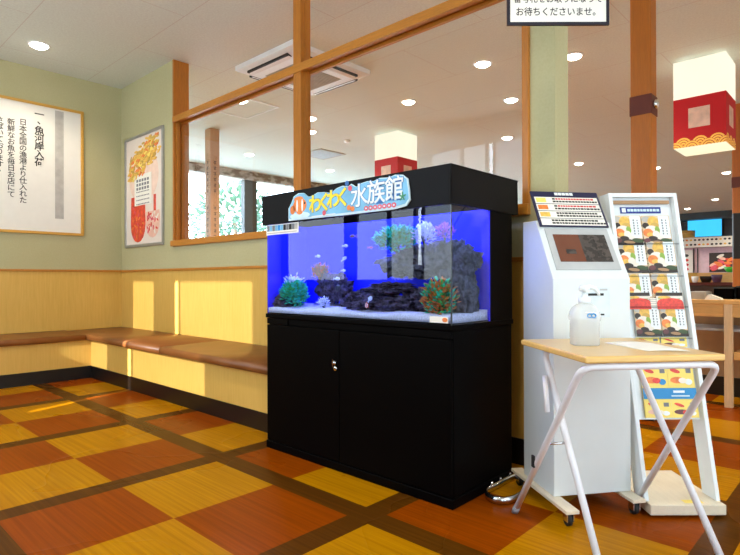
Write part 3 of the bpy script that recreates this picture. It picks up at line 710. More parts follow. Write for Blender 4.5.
# ================================================================== MENU STAND
t = thing('menu_stand', 'white leaning display stand full of sushi menu cards on a flat board base', 'stand', (-.72, 2.478, 0), math.radians(43.13))
RW = .312
MB().box(.0, RW + .004, 0, .42, .012, .055, 'birch').build('base_board', t, bevel=.003)
for x in (.03, RW - .03):
    for y in (.04, .38): MB().lathe([(.012, 0), (.012, .012)], 'blackrub', (x, y, 0), 12).build('foot', t)
ZB, ZT = .055, 1.402
LEAN = Matrix(((1, 0, -.046 / (ZT - ZB), .046 * ZB / (ZT - ZB)), (0, 1, .24 / (ZT - ZB), .04 - .24 * ZB / (ZT - ZB)), (0, 0, 1, 0), (0, 0, 0, 1)))
def leaned(): m = MB(); m.M = LEAN.copy(); return m
for x0, x1 in ((-.004, .014), (RW - .014, RW + .004)): leaned().box(x0, x1, 0, .10, ZB, ZT, 'white').build('side_panel', t, bevel=.002)
leaned().box(.014, RW - .014, .03, .04, .38, ZT, 'white').build('back_board', t)
hd = leaned().box(.014, RW - .014, .0, .03, ZT - .018, ZT, 'white'); hd.box(.014, RW - .03, .012, .03, ZT - .050, ZT - .034, 'panelbrown'); hd.build('header_bar', t)
bn = leaned().box(.055, .245, .026, .030, 1.308, 1.338, 'blueprint'); bn.box(.062, .08, .025, .026, 1.313, 1.333, 'white')
x = .088
while x < .235: w_ = random.uniform(.008, .014); bn.box(x, x + w_, .025, .026, 1.317, 1.329, 'signpale'); x += w_ + .003
bn.build('banner', t)
lipm = transp('clear_pocket_lip', (.8, .82, .84, 1))
for z in (1.165, 1.015, .875, .735): leaned().box(.014, RW - .014, .004, .012, z - .006, z, lipm).build('pocket_lip', t)

root_m = t.matrix_basis if hasattr(t, 'matrix_basis') else None
def card_mesh(kind, w, h, seed):
    """menu card drawn in its own plane: x 0..w, z 0..h, face to -y"""
    random.seed(seed); m = MB(); m.box(0, w, 0, .0015, 0, h, 'rice')
    if kind == 'sushi':
        m.box(0, w, -.0003, 0, 0, h, 'cardtan'); m.box(0, w, -.0006, 0, 0, h * .20, 'seaweed')
        m.box(w * .60, w * .97, -.0012, 0, h * .24, h * .98, 'white')
        for i in range(6):
            m.box(w * .70, w * .75, -.0016, -.0012, h * (.36 + .09 * i), h * (.42 + .09 * i), 'greytext'); m.box(w * .84, w * .88, -.0016, -.0012, h * (.36 + .09 * i), h * (.41 + .09 * i), 'greytext')
        for n_, (cx, cz, rx, rz, mt, rot) in enumerate(((.14, .88, .14, .10, 'smudge', .2), (.40, .80, .20, .17, 'egg', .5), (.44, .66, .16, .10, 'basket', .3), (.12, .66, .12, .10, 'seaweed', .3), (.30, .56, .20, .10, 'rice', .2), (.52, .52, .09, .12, 'leafg', .4), (.18, .42, .18, .14, 'salmon', .2), (.24, .36, .12, .07, 'egg', .2), (.46, .36, .13, .13, 'rice', .8), (.58, .26, .14, .07, 'rice', -.4), (.34, .24, .16, .07, 'seaweed', -.2), (.80, .16, .20, .07, 'darkleaf', -.3), (.12, .16, .12, .08, 'darkred', .3), (.50, .10, .2, .05, 'panelbrown', -.2))):
            m.disc(cx * w, cz * h, min(rx, cx, 1 - cx) * w, rz * h, -.0006, .0008 + .00006 * n_, mt, 14, rot * .5)
    elif kind == 'roe':
        m.box(0, w, -.0006, 0, h * .8, h, 'seaweed'); m.box(0, w, -.0006, 0, 0, h * .42, 'roe'); m.disc(w * .5, h * .45, w * .48, h * .22, -.0006, .0008, 'roe', 18)
        m.disc(w * .3, h * .72, w * .25, h * .08, -.0006, .001, 'egg', 12); m.box(w * .05, w * .9, -.0012, -.0006, h * .60, h * .64, 'leafg')
    elif kind == 'yellow':
        m.box(0, w, -.0004, 0, 0, h, 'ycard')
        m.disc(w * .3, h * .72, w * .2, h * .09, -.0004, .001, 'roe', 12, -.3); m.disc(w * .35, h * .3, w * .28, h * .15, -.0004, .001, random.choice(['salmon', 'shrimp', 'darkred']), 14)
        m.disc(w * .55, h * .28, w * .16, h * .13, -.0014, .0006, random.choice(['rice', 'roe']), 12); m.box(w * .72, w * .92, -.0008, -.0004, h * .62, h * .86, 'greytext'); m.disc(w * .78, h * .22, w * .14, h * .14, -.0004, .0012, random.choice(['white', 'bluestrip']), 12)
    elif kind == 'white':
        for i in range(4): m.box(w * .1, w * .9, -.0006, 0, h * (.2 + .2 * i), h * (.24 + .2 * i), 'greytext')
    return m
STAND = Matrix.Translation((-.72, 2.478, 0)) @ Matrix.Rotation(math.radians(43.13), 4, 'Z')
def card(name, label, kind, u, z, w, h, seed, yo=.012, cat='menu card', group='menu cards on the stand'):
    m = card_mesh(kind, w, h, seed); p = STAND @ LEAN @ Matrix.Translation((u, yo + .004 * (seed % 3) / 3, z))
    m.v = [tuple(p @ Vector(v)) for v in m.v]
    return tag(m.build(name), label, cat, group)
rows = [('top row', 1.156, .140), ('second row', 1.028, .146), ('third row', .886, .140), ('bottom row', .740, .138)]
for ri, (rn, z, h) in enumerate(rows):
    off = (.004, .010, .018, .050)[ri]; cw = (.130, .130, .126, .115)[ri]
    card('menu_card', 'sushi menu card at the left of the %s of the leaning stand' % rn, 'sushi', off + .006, z, cw, h, ri * 2, .016)
    card('menu_card', 'sushi menu card at the right of the %s of the leaning stand' % rn, 'sushi', off + .010 + cw, z, cw, h, ri * 2 + 1, .016)
card('menu_card', 'sushi card tucked half behind the right card of the top row', 'sushi', .118, 1.160, .118, .13, 12, .023)
card('menu_card', 'card showing white text half hidden between the second-row cards', 'white', .128, 1.045, .05, .115, 13, .023)
card('menu_card', 'red roe rice-bowl card at left between third and bottom rows', 'roe', .03, .862, .105, .075, 14, .010)
card('menu_card', 'red roe rice-bowl card at right between third and bottom rows', 'roe', .162, .862, .12, .075, 15, .010)
card('menu_card', 'red roe card standing behind the third-row gap', 'roe', .120, .93, .05, .10, 16, .024)
card('menu_card', 'small white notice card under the middle of the third row', 'white', .122, .868, .045, .045, 17, .010)
card('menu_card', 'yellow strip card at the left below the bottom row', 'yellow', .050, .694, .105, .042, 18, .016)
card('menu_card', 'yellow strip card at the right below the bottom row', 'yellow', .162, .694, .115, .042, 19, .016)
# yellow posters under the table top
m = leaned(); m.box(.052, .287, .018, .022, .39, .63, 'ycard'); m.box(.052, .287, .017, .018, .618, .630, 'navy')
o = None
keep = m.M
for (u, z, w, h, sd) in ((.055, .522, .113, .094, 21), (.171, .522, .113, .094, 22), (.055, .394, .113, .070, 23), (.171, .394, .113, .070, 24)):
    cm = card_mesh('yellow', w, h, sd); b0 = len(m.v)
    pts = [tuple(keep @ Vector((v[0] + u, v[1] + .0165, v[2] + z))) for v in cm.v]
    mp = [m.slot(x) for x in cm.mats]
    m.v += pts; m.f += [tuple(b0 + k for k in f) for f in cm.f]; m.mi += [mp[i] for i in cm.mi]; m.sm += cm.sm
m.box(.052, .287, .0145, .018, .470, .516, 'bluestrip')
m.box(.185, .235, .0138, .0145, .496, .506, 'white'); m.box(.175, .255, .0138, .0145, .48, .486, 'signpale')
m.v = [tuple(STAND @ Vector(v)) for v in m.v]
tag(m.build('food_flyer'), 'yellow flyer with a blue band hanging low on the leaning stand', 'flyer')
yl = MB(); yl.box(.155, .235, .02, .055, .0552, .0558, 'ycard'); yl.v = [tuple(STAND @ Vector(v)) for v in yl.v]
tag(yl.build('yellow_sticker'), 'small yellow sticker on the base board of the menu stand', 'sticker')

# ================================================================== FOLDING TABLE
TA = math.radians(50)
t = thing('folding_table', 'small folding table with a pale wood top and white crossed tube legs', 'table', (-.745, 2.116, 0), TA)
MB().box(-.248, .243, -.264, .264, .728, .75, 'tabletop').build('tabletop', t, bevel=.006, seg=3)
MB().box(-.238, .233, -.254, .254, .7495, .7508, wood('tabletop_sheen', rgb(218, 184, 122), 0, .07, .3, 4)).build('sheen_sheet', t)  # tabletop's reflected light painted in as a greyer top sheet
def uframe(e0, e1, yt, yb, zt, name, b0, b1):
    """inverted-U tube: foot, leg, rounded corner, cross bar, leg, foot (b0, b1: the feet)"""
    r = .045; d = Vector((0, yt - yb, zt - .012)).normalized()
    A0, A1 = Vector((b0, yb, .012)), Vector((b1, yb, .012)); T0, T1 = Vector((e0, yt, zt)), Vector((e1, yt, zt))
    d0, d1 = (T0 - A0).normalized(), (T1 - A1).normalized(); X = Vector((1, 0, 0))
    pts = [A0, A0.lerp(T0, .5), T0 - d0 * r]
    for i in range(1, 6): u = i / 6; pts.append((T0 - d0 * r) * (1 - u) ** 2 + T0 * 2 * u * (1 - u) + (T0 + X * r) * u * u)
    pts += [T0 + X * r, T1 - X * r]
    for i in range(1, 6): u = i / 6; pts.append((T1 - X * r) * (1 - u) ** 2 + T1 * 2 * u * (1 - u) + (T1 - d1 * r) * u * u)
    pts += [T1 - d1 * r, A1.lerp(T1, .5), A1]
    k = MB().tube(pts, .0125, 'steelwhite', 12).build(name, t)
    for q, dd in ((A0, d0), (A1, d1)): MB().tube([q - dd * .011, q + dd * .03], .0145, 'rubber', 12).build('foot_cap', k)
uframe(-.246, .236, -.240, .335, .714, 'leg_frame', -.246, .300)
uframe(-.176, .195, .205, -.205, .714, 'leg_frame', -.160, .286)
for a, b in ((-.25, -.165), (.245, .285)): MB().tube([(a, .02, .39), (b, .02, .39)], .005, 'chrome', 8).build('pivot_bolt', t)
MB().tube([(-.203, .135, .62), (-.216, .085, .49)], .010, 'steelwhite', 10).build('lock_bar', t)
MB().box(-.262, -.255, .11, .13, .27, .315, 'blackrub').build('black_clip', t)

# sanitiser
t = thing('sanitizer_bottle', 'translucent pump bottle with a blue mark standing on the folding table', 'bottle', (-.832, 2.074, .7509), math.radians(43))
prof = [(.046, 0), (.0495, .004), (.0495, .09), (.053, .096), (.054, .106), (.051, .124), (.042, .142), (.028, .153), (.020, .157), (.017, .158), (.017, .166)]
b = MB(); b.lathe(prof, 'bottle', seg=36, p=4, sy=.85); b.build('bottle_body', t)
b = MB(); b.lathe([(.046, .003), (.046, .085), (.002, .086)], frosted('cloudy_gel', rgb(226, 228, 224), .3), seg=36, p=4, sy=.85)
b.build('gel', t)
b = MB(); b.lathe([(.021, .158), (.022, .162), (.022, .178), (.012, .182), (.012, .19), (.007, .192), (.007, .204)], 'white', seg=24); b.build('pump_collar', t)
b = MB(); b.lathe([(.016, .202), (.019, .206), (.019, .220), (.010, .226), (.002, .227)], 'white', seg=20)
b.tube([(0, 0, .217), (.02, -.002, .219), (.038, -.004, .214), (.050, -.006, .196), (.053, -.006, .186)], [.009, .009, .008, .006, .005], 'white', 12); b.build('pump_head', t)
lb = MB().box(-.012, .030, -.0432, -.0426, .098, .126, 'white'); lb.build('label', t)
k = MB()
for dx in (.002, .017): k.tube([(dx + .008 * math.cos(2 * PI * i / 14), -.0442, .113 + .007 * math.sin(2 * PI * i / 14)) for i in range(14)], .0022, 'labelblue', 6, True)
k.box(-.008, .026, -.0438, -.0434, .101, .104, 'labelblue'); k.build('blue_mark', t)

# leaflet lying on the table
lf = MB(); c0 = [(-.80, 2.185), (-.665, 2.295), (-.49, 2.125), (-.60, 2.035)]
def bil(a, b_):
    p0 = Vector(c0[0]).lerp(Vector(c0[1]), a); p1 = Vector(c0[3]).lerp(Vector(c0[2]), a); return p0.lerp(p1, b_)
vs = []; fs = []; n = 10
for lay in (0, 1):
    for j in range(n + 1):
        for i in range(n + 1):
            q = bil(i / n, j / n); vs.append((q.x, q.y, .7512 + .0012 * lay + .010 * math.sin(PI * i / n) * (1 - .6 * j / n) * .6))
m_ = (n + 1) ** 2
for j in range(n):
    for i in range(n):
        a = j * (n + 1) + i; fs += [(a, a + n + 1, a + n + 2, a + 1), (m_ + a, m_ + a + 1, m_ + a + n + 2, m_ + a + n + 1)]
for i in range(n):
    for a, b_ in ((i, i + 1), (n * (n + 1) + i, n * (n + 1) + i + 1), (i * (n + 1), (i + 1) * (n + 1)), (i * (n + 1) + n, (i + 1) * (n + 1) + n)): fs.append((a, b_, m_ + b_, m_ + a))
lf.add(vs, fs, 'paper', True)
o = lf.build('leaflet'); tag(o, 'open white leaflet lying on the folding table beside the bottle', 'leaflet')

# chrome loop on the floor
t = thing('chrome_floor_loop', 'chrome loop with a studded rear edge on the floor beside the black cabinet', 'metal loop', (-1.30, 2.33, 0))
P = [(-1.352, 2.235), (-1.322, 2.186), (-1.275, 2.168), (-1.235, 2.190), (-1.215, 2.25), (-1.222, 2.34), (-1.255, 2.45), (-1.31, 2.53), (-1.350, 2.50), (-1.356, 2.36)]
P = [Vector((x + 1.30, y - 2.33, 0)) for x, y in P]
def cr(P, k=5):
    out = []; n = len(P)
    for i in range(n):
        a, b, c, d = P[i - 1], P[i], P[(i + 1) % n], P[(i + 2) % n]
        for j in range(k):
            u = j / k; out.append(.5 * ((2 * b) + (c - a) * u + (2 * a - 5 * b + 4 * c - d) * u * u + (3 * b - a - 3 * c + d) * u ** 3))
    return out
Q = cr(P); n = len(Q); vs = []; fs = []
for i, q in enumerate(Q):
    nn = q.normalized()
    for off, z in ((-.006, .002), (.006, .002), (.008, .018), (.005, .034), (-.003, .036), (-.008, .02)): p = q + nn * off; vs.append((p.x, p.y, z))
for i in range(n):
    j = (i + 1) % n
    for k in range(6): fs.append((i * 6 + k, i * 6 + (k + 1) % 6, j * 6 + (k + 1) % 6, j * 6 + k))
MB().add(vs, fs, 'chrome', True).build('band', t)
for i in range(30, n, 3):
    MB().ball((Q[i].x, Q[i].y, .042), .008, 'chrome', 10, 6).build('stud', t)

# ================================================================== HANGING SIGN
t = thing('hanging_sign', 'white hanging sign with a dark border and black writing at the top of the picture', 'sign', (-1.04, 2.316, 2.108), math.radians(43.13))
f = MB(); HW, HH, w_ = .2225, .26, .013
f.box(-HW, HW, -.006, .006, 0, w_, 'navy_frame'); f.box(-HW, HW, -.006, .006, HH - w_, HH, 'navy_frame'); f.box(-HW, -HW + w_, -.006, .006, w_, HH - w_, 'navy_frame'); f.box(HW - w_, HW, -.006, .006, w_, HH - w_, 'navy_frame')
f.build('border', t)
MB().box(-HW + w_, HW - w_, -.004, .004, w_, HH - w_, 'paper').build('panel', t)
l = MB()
put_text(l, '番号札をお取りになって', .040, 'ink', frame((0, -.004, .113), (1, 0, 0), (0, 0, 1)), .006, .001, fit=.385)
put_text(l, 'お待ちくださいませ。', .040, 'ink', frame((0, -.004, .056), (1, 0, 0), (0, 0, 1)), .006, .001, fit=.345)
l.build('lettering', t)
for x in (-.17, .17): MB().tube([(x, 0, HH - .004), (x, 0, CZ - 2.108)], .0015, 'chrome', 6).build('hanging_wire', t)

# ================================================================== LANTERNS
t = thing('lantern', 'large red and white box lantern hanging at the right', 'lantern', (-1.355, 6.50, 2.33), 0, 'box lanterns')
h = .232
MB().box(-h, h, -h, h, .50, .885, 'lantern').build('white_shade', t, bevel=.003)
MB().box(-h, h, -h, h, .004, .50, 'wave').build('red_shade', t)
MB().box(-h + .004, h - .004, -h + .004, h - .004, 0, .004, 'lbase').build('bottom_panel', t)
MB().box(-.12, .12, -.12, .12, .885, CZ - 2.33, 'slot').build('ceiling_mount', t)
for a in range(4):
    k = MB(); k.M = Matrix.Rotation(a * PI / 2, 4, 'Z'); k.box(-.095, .095, -h - .003, -h - .0005, .19, .39, 'crest'); k.build('pale_window', t)
dup(t, (-5.505, 6.47, 2.33), 'farther red and white box lantern seen through the glass above the aquarium hood')

# ================================================================== AIR CONDITIONER, CEILING FITTINGS
t = thing('ceiling_air_conditioner', 'white four-way cassette air conditioner in the ceiling beyond the partition', 'air conditioner', (-4.51, 3.79, CZ))
ax, ay = .475, .53
p = MB()
def ring(mb, a0, b0, z0, a1, b1, z1, mat):
    A = [(-a0, -b0, z0), (a0, -b0, z0), (a0, b0, z0), (-a0, b0, z0)]; B = [(-a1, -b1, z1), (a1, -b1, z1), (a1, b1, z1), (-a1, b1, z1)]
    mb.add(A + B, [(i, (i + 1) % 4, 4 + (i + 1) % 4, 4 + i) for i in range(4)], mat)
ring(p, ax, ay, 0, ax, ay, -.05, 'acwhite'); ring(p, ax, ay, -.05, ax - .03, ay - .03, -.065, 'acwhite'); ring(p, ax - .03, ay - .03, -.065, ax - .12, ay - .12, -.10, 'acwhite'); ring(p, ax - .12, ay - .12, -.10, ax - .22, ay - .22, -.10, 'acwhite'); ring(p, ax - .22, ay - .22, -.10, ax - .22, ay - .22, -.07, 'acwhite')
p.add([(-ax, -ay, 0), (ax, -ay, 0), (ax, ay, 0), (-ax, ay, 0)], [(0, 1, 2, 3)], 'acwhite'); p.build('panel', t)
gm = MB().box(-ax + .22, ax - .22, -ay + .22, ay - .22, -.103, -.085, 'grille')
for i in range(16): x = -ax + .235 + i * (2 * ax - .47) / 15; gm.box(x - .004, x + .004, -ay + .225, ay - .225, -.106, -.103, 'grille')
gm.build('grille', t)
for a in range(4):
    q = MB(); L_ = (ax if a % 2 == 0 else ay) - .14; dd = (ay if a % 2 == 0 else ax) - .085
    q.M = Matrix.Rotation(a * PI / 2, 4, 'Z'); q.box(-L_, L_, -dd - .035, -dd + .03, -.094, -.07, 'slot'); o = q.build('air_slot', t)
    v = MB(); v.M = q.M @ Matrix.Translation((0, -dd - .0, -.096)) @ Matrix.Rotation(-.3, 4, 'X'); v.box(-L_ + .01, L_ - .01, -.014, .014, -.003, .003, 'acwhite'); v.build('vane', o)
t = thing('ceiling_hatch', 'square ceiling access hatch outlined in white beyond the left glass panel', 'hatch', (-6.12, 4.05, CZ))
k = MB(); a = .36
for s in (-1, 1): k.box(-a, a, s * a - .012, s * a + .012, -.012, 0, 'acwhite'); k.box(s * a - .012, s * a + .012, -a + .012, a - .012, -.012, 0, 'acwhite')
k.build('rim', t); MB().box(-a + .012, a - .012, -a + .012, a - .012, -.006, 0, 'ceil').build('lid', t)
t = thing('ceiling_vent', 'grey ceiling vent grille seen just right of the tall partition post', 'vent', (-7.35, 6.6, CZ))
MB().box(-.3, .3, -.3, .3, -.012, 0, 'grille').build('plate', t)
k = MB()
for i in range(9): k.box(-.27, .27, -.26 + i * .06, -.24 + i * .06, -.018, -.012, 'shelfgrey')
k.build('slats', t)
t = thing('smoke_detector', 'small white smoke detector on the ceiling left of the farther lantern', 'smoke detector', (-6.35, 6.25, CZ))
k = MB(); k.lathe([(.05, 0), (.05, -.015), (.035, -.035), (.002, -.038)], 'acwhite', seg=20); k.build('housing', t)

dls = [(-5.894, 1.675, 'ceiling downlight over the framed text poster at upper left'),
 (-3.06, 5.0, 'ceiling downlight just under the right part of the top rail'),
 (-4.40, 5.42, 'ceiling downlight between the air conditioner and the farther lantern'),
 (-4.38, 7.88, 'ceiling downlight low in the right glass panel above the aquarium hood'),
 (-8.31, 5.72, 'ceiling downlight low in the left glass panel near the windows'),
 (-5.89, 3.93, 'ceiling downlight high in the left glass panel under the air conditioner'),
 (-5.84, 5.03, 'upper of two ceiling downlights beside the right edge of the middle partition post'),
 (-6.36, 5.48, 'lower of two ceiling downlights beside the right edge of the middle partition post'),
 (-8.33, 7.70, 'ceiling downlight lowest beside the farther lantern, left of it'),
 (-3.42, 6.25, 'ceiling downlight at the right end of the right glass panel beside the green column'),
 (-2.29, 5.46, 'ceiling downlight half hidden behind the green column'),
 (-4.35, 10.60, 'ceiling downlight above the kiosk notice board'),
 (-3.39, 12.1, 'ceiling downlight just right of the near timber post'),
 (-2.46, 13.7, 'ceiling downlight right below the big lantern'),
 (-3.52, 18.1, 'far ceiling downlight above the right end of the television'),
 (-4.63, 19.85, 'far ceiling downlight above the left end of the television')]
t0 = None
def spot(x, y, e, size=2.3, col=(1, .87, .68)):
    ld = bpy.data.lights.new('downlight_bulb', 'SPOT'); ld.energy = e; ld.color = col; ld.spot_size = size; ld.spot_blend = .6; ld.shadow_soft_size = .07
    lo = bpy.data.objects.new('downlight_bulb', ld); C.objects.link(lo); lo.location = (x, y, CZ - .03); return lo
for i, (x, y, lab) in enumerate(dls):
    if t0 is None:
        t0 = t = thing('ceiling_downlight', lab, 'ceiling light', (x, y, CZ), 0, 'recessed ceiling downlights')
        k = MB(); k.lathe([(.078, 0), (.098, 0), (.098, -.006), (.086, -.010), (.078, -.006)], 'acwhite', seg=28); k.build('trim_ring', t)
        k = MB(); k.lathe([(.077, -.002), (.074, -.014), (.05, -.028), (.002, -.032)], 'lamp', seg=24); k.build('lens', t)
    else: t = dup(t0, (x, y, CZ), lab)
    spot(x, y, 120 if y > 2.7 else 55)
for x, y in ((-3.4, .9), (-.9, .9), (.6, 4.6), (-1.0, 12), (-6.5, 12), (-6.8, 17), (-3.0, 20.6), (.5, 7.5)): spot(x, y, 105 if y > 2.7 else 60)

# ================================================================== BACKGROUND: SERVICE COUNTER, SUSHI BAR, FAR WALL
t = thing('service_counter', 'light wood service counter with a grey shelf behind the menu stand', 'counter', (-1.30, 5.0, 0))
MB().box(0, 1.3, 0, .55, .80, .832, 'counter').build('counter_top', t, bevel=.004)
MB().box(.02, 1.28, .01, .03, .70, .80, 'counter').build('apron', t)
for x in (.38, 1.2): MB().box(x, x + .055, .0, .055, 0, .80, 'legwood').build('leg', t, bevel=.003)
for x in (.0,): MB().box(x, x + .055, .0, .055, 0, .80, 'legwood').build('leg', t, bevel=.003)
MB().box(.0, 1.3, .52, .545, .16, .80, 'panelbrown').build('back_panel', t)
MB().box(.0, 1.3, .50, .52, 0, .16, 'black_kick').build('kick_board', t)
MB().box(.055, 1.28, .06, .50, .585, .605, 'shelfgrey').build('shelf', t); MB().box(.44, 1.28, .02, .50, .37, .432, 'counter').build('low_shelf', t, bevel=.003)
k = MB().box(-1.20, -1.07, 5.12, 5.36, .832, .89, 'traygrey'); k.box(-1.19, -1.08, 5.13, 5.35, .89, .894, 'shelfgrey'); tag(k.build('grey_tray', bevel=.004), 'grey tray box at the left end of the service counter', 'tray')
k = MB().prism([(-1.06, .8325), (-1.035, .872), (-1.025, .875), (-.95, .845), (-.94, .8325)], 5.04, 5.12, 'paper', 'y'); tag(k.build('folded_paper'), 'folded white paper on the front edge of the service counter', 'paper')
def crate(name, label, x0, x1, y0, y1, z0, z1, mat, cat):
    t = thing(name, label, cat, ((x0 + x1) / 2, (y0 + y1) / 2, z0)); a, b, h = (x1 - x0) / 2, (y1 - y0) / 2, z1 - z0
    k = MB().box(-a, a, -b, b, 0, .008, mat); k.box(-a, -a + .01, -b, b, 0, h, mat); k.box(a - .01, a, -b, b, 0, h, mat); k.box(-a, a, -b, -b + .01, 0, h, mat); k.box(-a, a, b - .01, b, 0, h, mat); k.build('body', t)
    MB().box(-a - .004, a + .004, -b - .004, -b + .006, h - .012, h, 'dark').build('rim', t)
crate('black_crate', 'black crate in the middle of the service counter', -1.04, -.90, 5.28, 5.48, .832, .93, 'black', 'crate')
crate('black_crate', 'black crate at the right of the service counter, near the picture edge', -.88, -.68, 5.26, 5.48, .832, .94, 'black', 'crate')
t = thing('red_cushion', 'red cushion on the low shelf at the right edge of the service counter', 'cushion', (-.62, 5.25, .432))
MB().box(-.2, .2, -.2, .2, 0, .07, 'redseat').build('cushion_body', t, bevel=.02, seg=3); MB().tube([(-.19, -.201, .035), (.19, -.201, .035)], .004, 'darkred', 6).build('piping', t)

t = thing('sushi_counter', 'long dark red sushi counter crossing behind the service counter', 'counter', (-4.2, 9.3, 0))
MB().box(0, 2.75, 0, .5, .90, .945, 'darkred').build('counter_top', t, bevel=.004)
MB().box(0, 2.7, .06, .44, 0, .90, 'darkwood').build('body', t)
MB().box(0, 2.75, .4, .5, .945, 1.09, 'counter').build('raised_ledge', t)
def bowl(name, label, c, r, h, mat, cat):
    k = MB(); k.lathe([(r * .6, 0), (r * .7, .004), (r * .95, h * .6), (r, h), (r * .92, h), (r * .86, h * .55), (.004, h * .3)], mat, c, 24); return tag(k.build(name), label, cat)
bowl('green_dish', 'bright green dish on the sushi counter at the right edge', (-1.62, 9.45, 1.0905), .11, .08, 'greenplastic', 'dish')
bowl('yellow_bowl', 'yellowish bowl on the sushi counter just right of the menu stand', (-2.12, 9.12, .945), .11, .14, 'basket', 'bowl')
bowl('black_bowl', 'black bowl on the sushi counter right of the yellowish bowl', (-1.90, 9.15, .945), .08, .09, 'blackrub', 'bowl')
bowl('purple_bowl', 'dark purplish bowl at the middle of the sushi counter', (-1.76, 9.12, .9455), .07, .11, plain('dark_purple', rgb(72, 52, 84), .4), 'bowl')
bowl('white_cup', 'white cup on the sushi counter beside the yellowish bowl', (-2.02, 9.05, .945), .045, .09, 'white', 'cup')

t = thing('order_terminal', 'black touch terminal with small white keys at the right picture edge', 'terminal', (-1.075, 6.6, 0), math.radians(30))
MB().tube([(0.12, .03, .0), (.12, .03, 1.3)], .02, 'blackrub', 12).build('pole', t); MB().lathe([(.14, 0), (.14, .015), (.03, .03)], 'blackrub', (.12, .03, 0), 24).build('foot', t)
MB().box(-.06, .30, -.02, .02, 1.20, 1.66, 'blackrub').build('case', t, bevel=.008)
k = MB()
for i in range(2):
    for j in range(4): k.box(.005 + j * .07, .06 + j * .07, -.023, -.020, 1.27 + i * .10, 1.34 + i * .10, 'paper')
k.build('white_keys', t)

# far wall fittings
t = thing('kitchen_soffit', 'dark soffit band high on the far wall above the television', 'soffit', (-5.9, BY, 0))
MB().box(0, 5.2, -.6, -.003, 3.02, CZ - .003, 'dark').build('panel', t)

tb = thing('dark_panel', 'dark panel around the television on the far wall', 'panel', (-5.9, BY - .003, 0))
MB().box(0, 5.2, -.1, 0, 0, 3.015, plain('dark_kitchen_back', rgb(36, 32, 36), .6)).build('board', tb)
t = thing('television', 'bright blue wall television on the far wall', 'television', (-4.55, BY - .105, 2.42))
MB().box(-.54, .54, -.08, 0, .0, .66, 'blackrub').build('case', t, bevel=.01); MB().box(-.51, .51, -.085, -.08, .03, .63, 'tv').build('screen', t)
t = thing('menu_strip', 'long strip of small dish pictures under the television', 'menu board', (-5.5, BY - .105, 2.08))
k = MB().box(0, 2.3, -.28, 0, 0, .34, 'rice')
random.seed(11)
for i in range(18):
    for j in range(2):
        k.box(.03 + i * .126, .13 + i * .126, -.283, -.28, .03 + j * .16, .15 + j * .16, 'paper')
        k.disc(.08 + i * .126, .09 + j * .16, .042, .035, -.283, .004, random.choice(['seaweed', 'salmon', 'darkred', 'egg', 'seaweed', 'dark']), 10)
k.build('picture_strip', t)
crate_t = thing('wooden_tub', 'yellowish wooden tub standing on the strip of dish pictures', 'tub', (-5.04, BY - .37, 2.42))
k = MB(); k.lathe([(.22, 0), (.235, .02), (.25, .24), (.235, .24), (.22, .03), (.003, .03)], 'basket', seg=28); k.build('tub_body', crate_t)
k = MB(); k.lathe([(.243, .14), (.252, .14), (.254, .17), (.245, .17)], 'counter', seg=28); k.build('hoop', crate_t)
t = thing('pink_panel', 'pale pink wall panel below the strip of dish pictures', 'panel', (-5.5, BY - .106, 0))
MB().box(0, 2.6, -.03, 0, 0, 2.07, 'pinkwall').build('board', t)
for x in (.62, .74): MB().tube([(x, -.08, 1.1), (x, -.08, 2.05)], .018, 'dark', 8).build('dark_pole', t)
t = thing('price_list_poster', 'narrow white poster with red marks on the pink far panel', 'poster', (-5.24, BY - .138, 1.05))
k = MB().box(0, .32, -.012, 0, 0, .95, 'paper')
for i in range(5): k.disc(.12, .12 + i * .16, .08, .05, -.012, .003, ['roe', 'pinkr', 'red', 'roe', 'dark'][i], 12)
k.build('sheet', t)
t = thing('sushi_poster', 'wide poster of pink and orange sushi on the far panel', 'poster', (-4.42, BY - .138, 1.22))
k = MB().box(0, 1.0, -.015, 0, 0, .66, 'seaweed')
random.seed(4)
for i in range(26): k.disc(.1 + random.random() * .8, .1 + random.random() * .46, .12, .05, -.015, .002 + .0003 * i, random.choice(['shrimp', 'salmon', 'pinkr', 'rice', 'roe']), 12, random.uniform(-.6, .6))
k.build('sheet', t)

# little dark box on the partition sill
k = MB().box(-4.14, -4.065, WY + .07, WY + .10, 1.402, 1.432, 'blackrub'); k.box(-4.13, -4.075, WY + .075, WY + .095, 1.432, 1.436, 'dark'); tag(k.build('small_black_box', bevel=.002), 'small black box on the partition sill at the left glass panel', 'box')

# ================================================================== OUTSIDE
def tree(label, c, r, seed):
    random.seed(seed); t = thing('tree', label, 'tree', (c[0], c[1], -.1))
    MB().tube([(0, 0, 0), (.05, .03, c[2] * .6), (0, 0, c[2] + r * .3)], [.12, .09, .04], 'bark', 10).build('trunk', t)
    f = MB()
    for i in range(900):
        v = Vector((random.gauss(0, 1), random.gauss(0, 1), random.gauss(0, 1))).normalized() * (random.random() ** .4) * r
        leaf_geo(f, Vector((v.x, v.y, c[2] + .1 + v.z * .9)), v + Vector((random.uniform(-.5, .5), random.uniform(-.5, .5), random.uniform(-.5, .5))), .22, .06, 'leafout')
    f.build('foliage', t)
tree('sunlit leafy tree outside the left dining windows', (-13.2, 8.6, 2.5), 1.25, 1)
tree('smaller leafy tree farther along outside the dining windows', (-15.4, 11.9, 2.4), 1.3, 2)

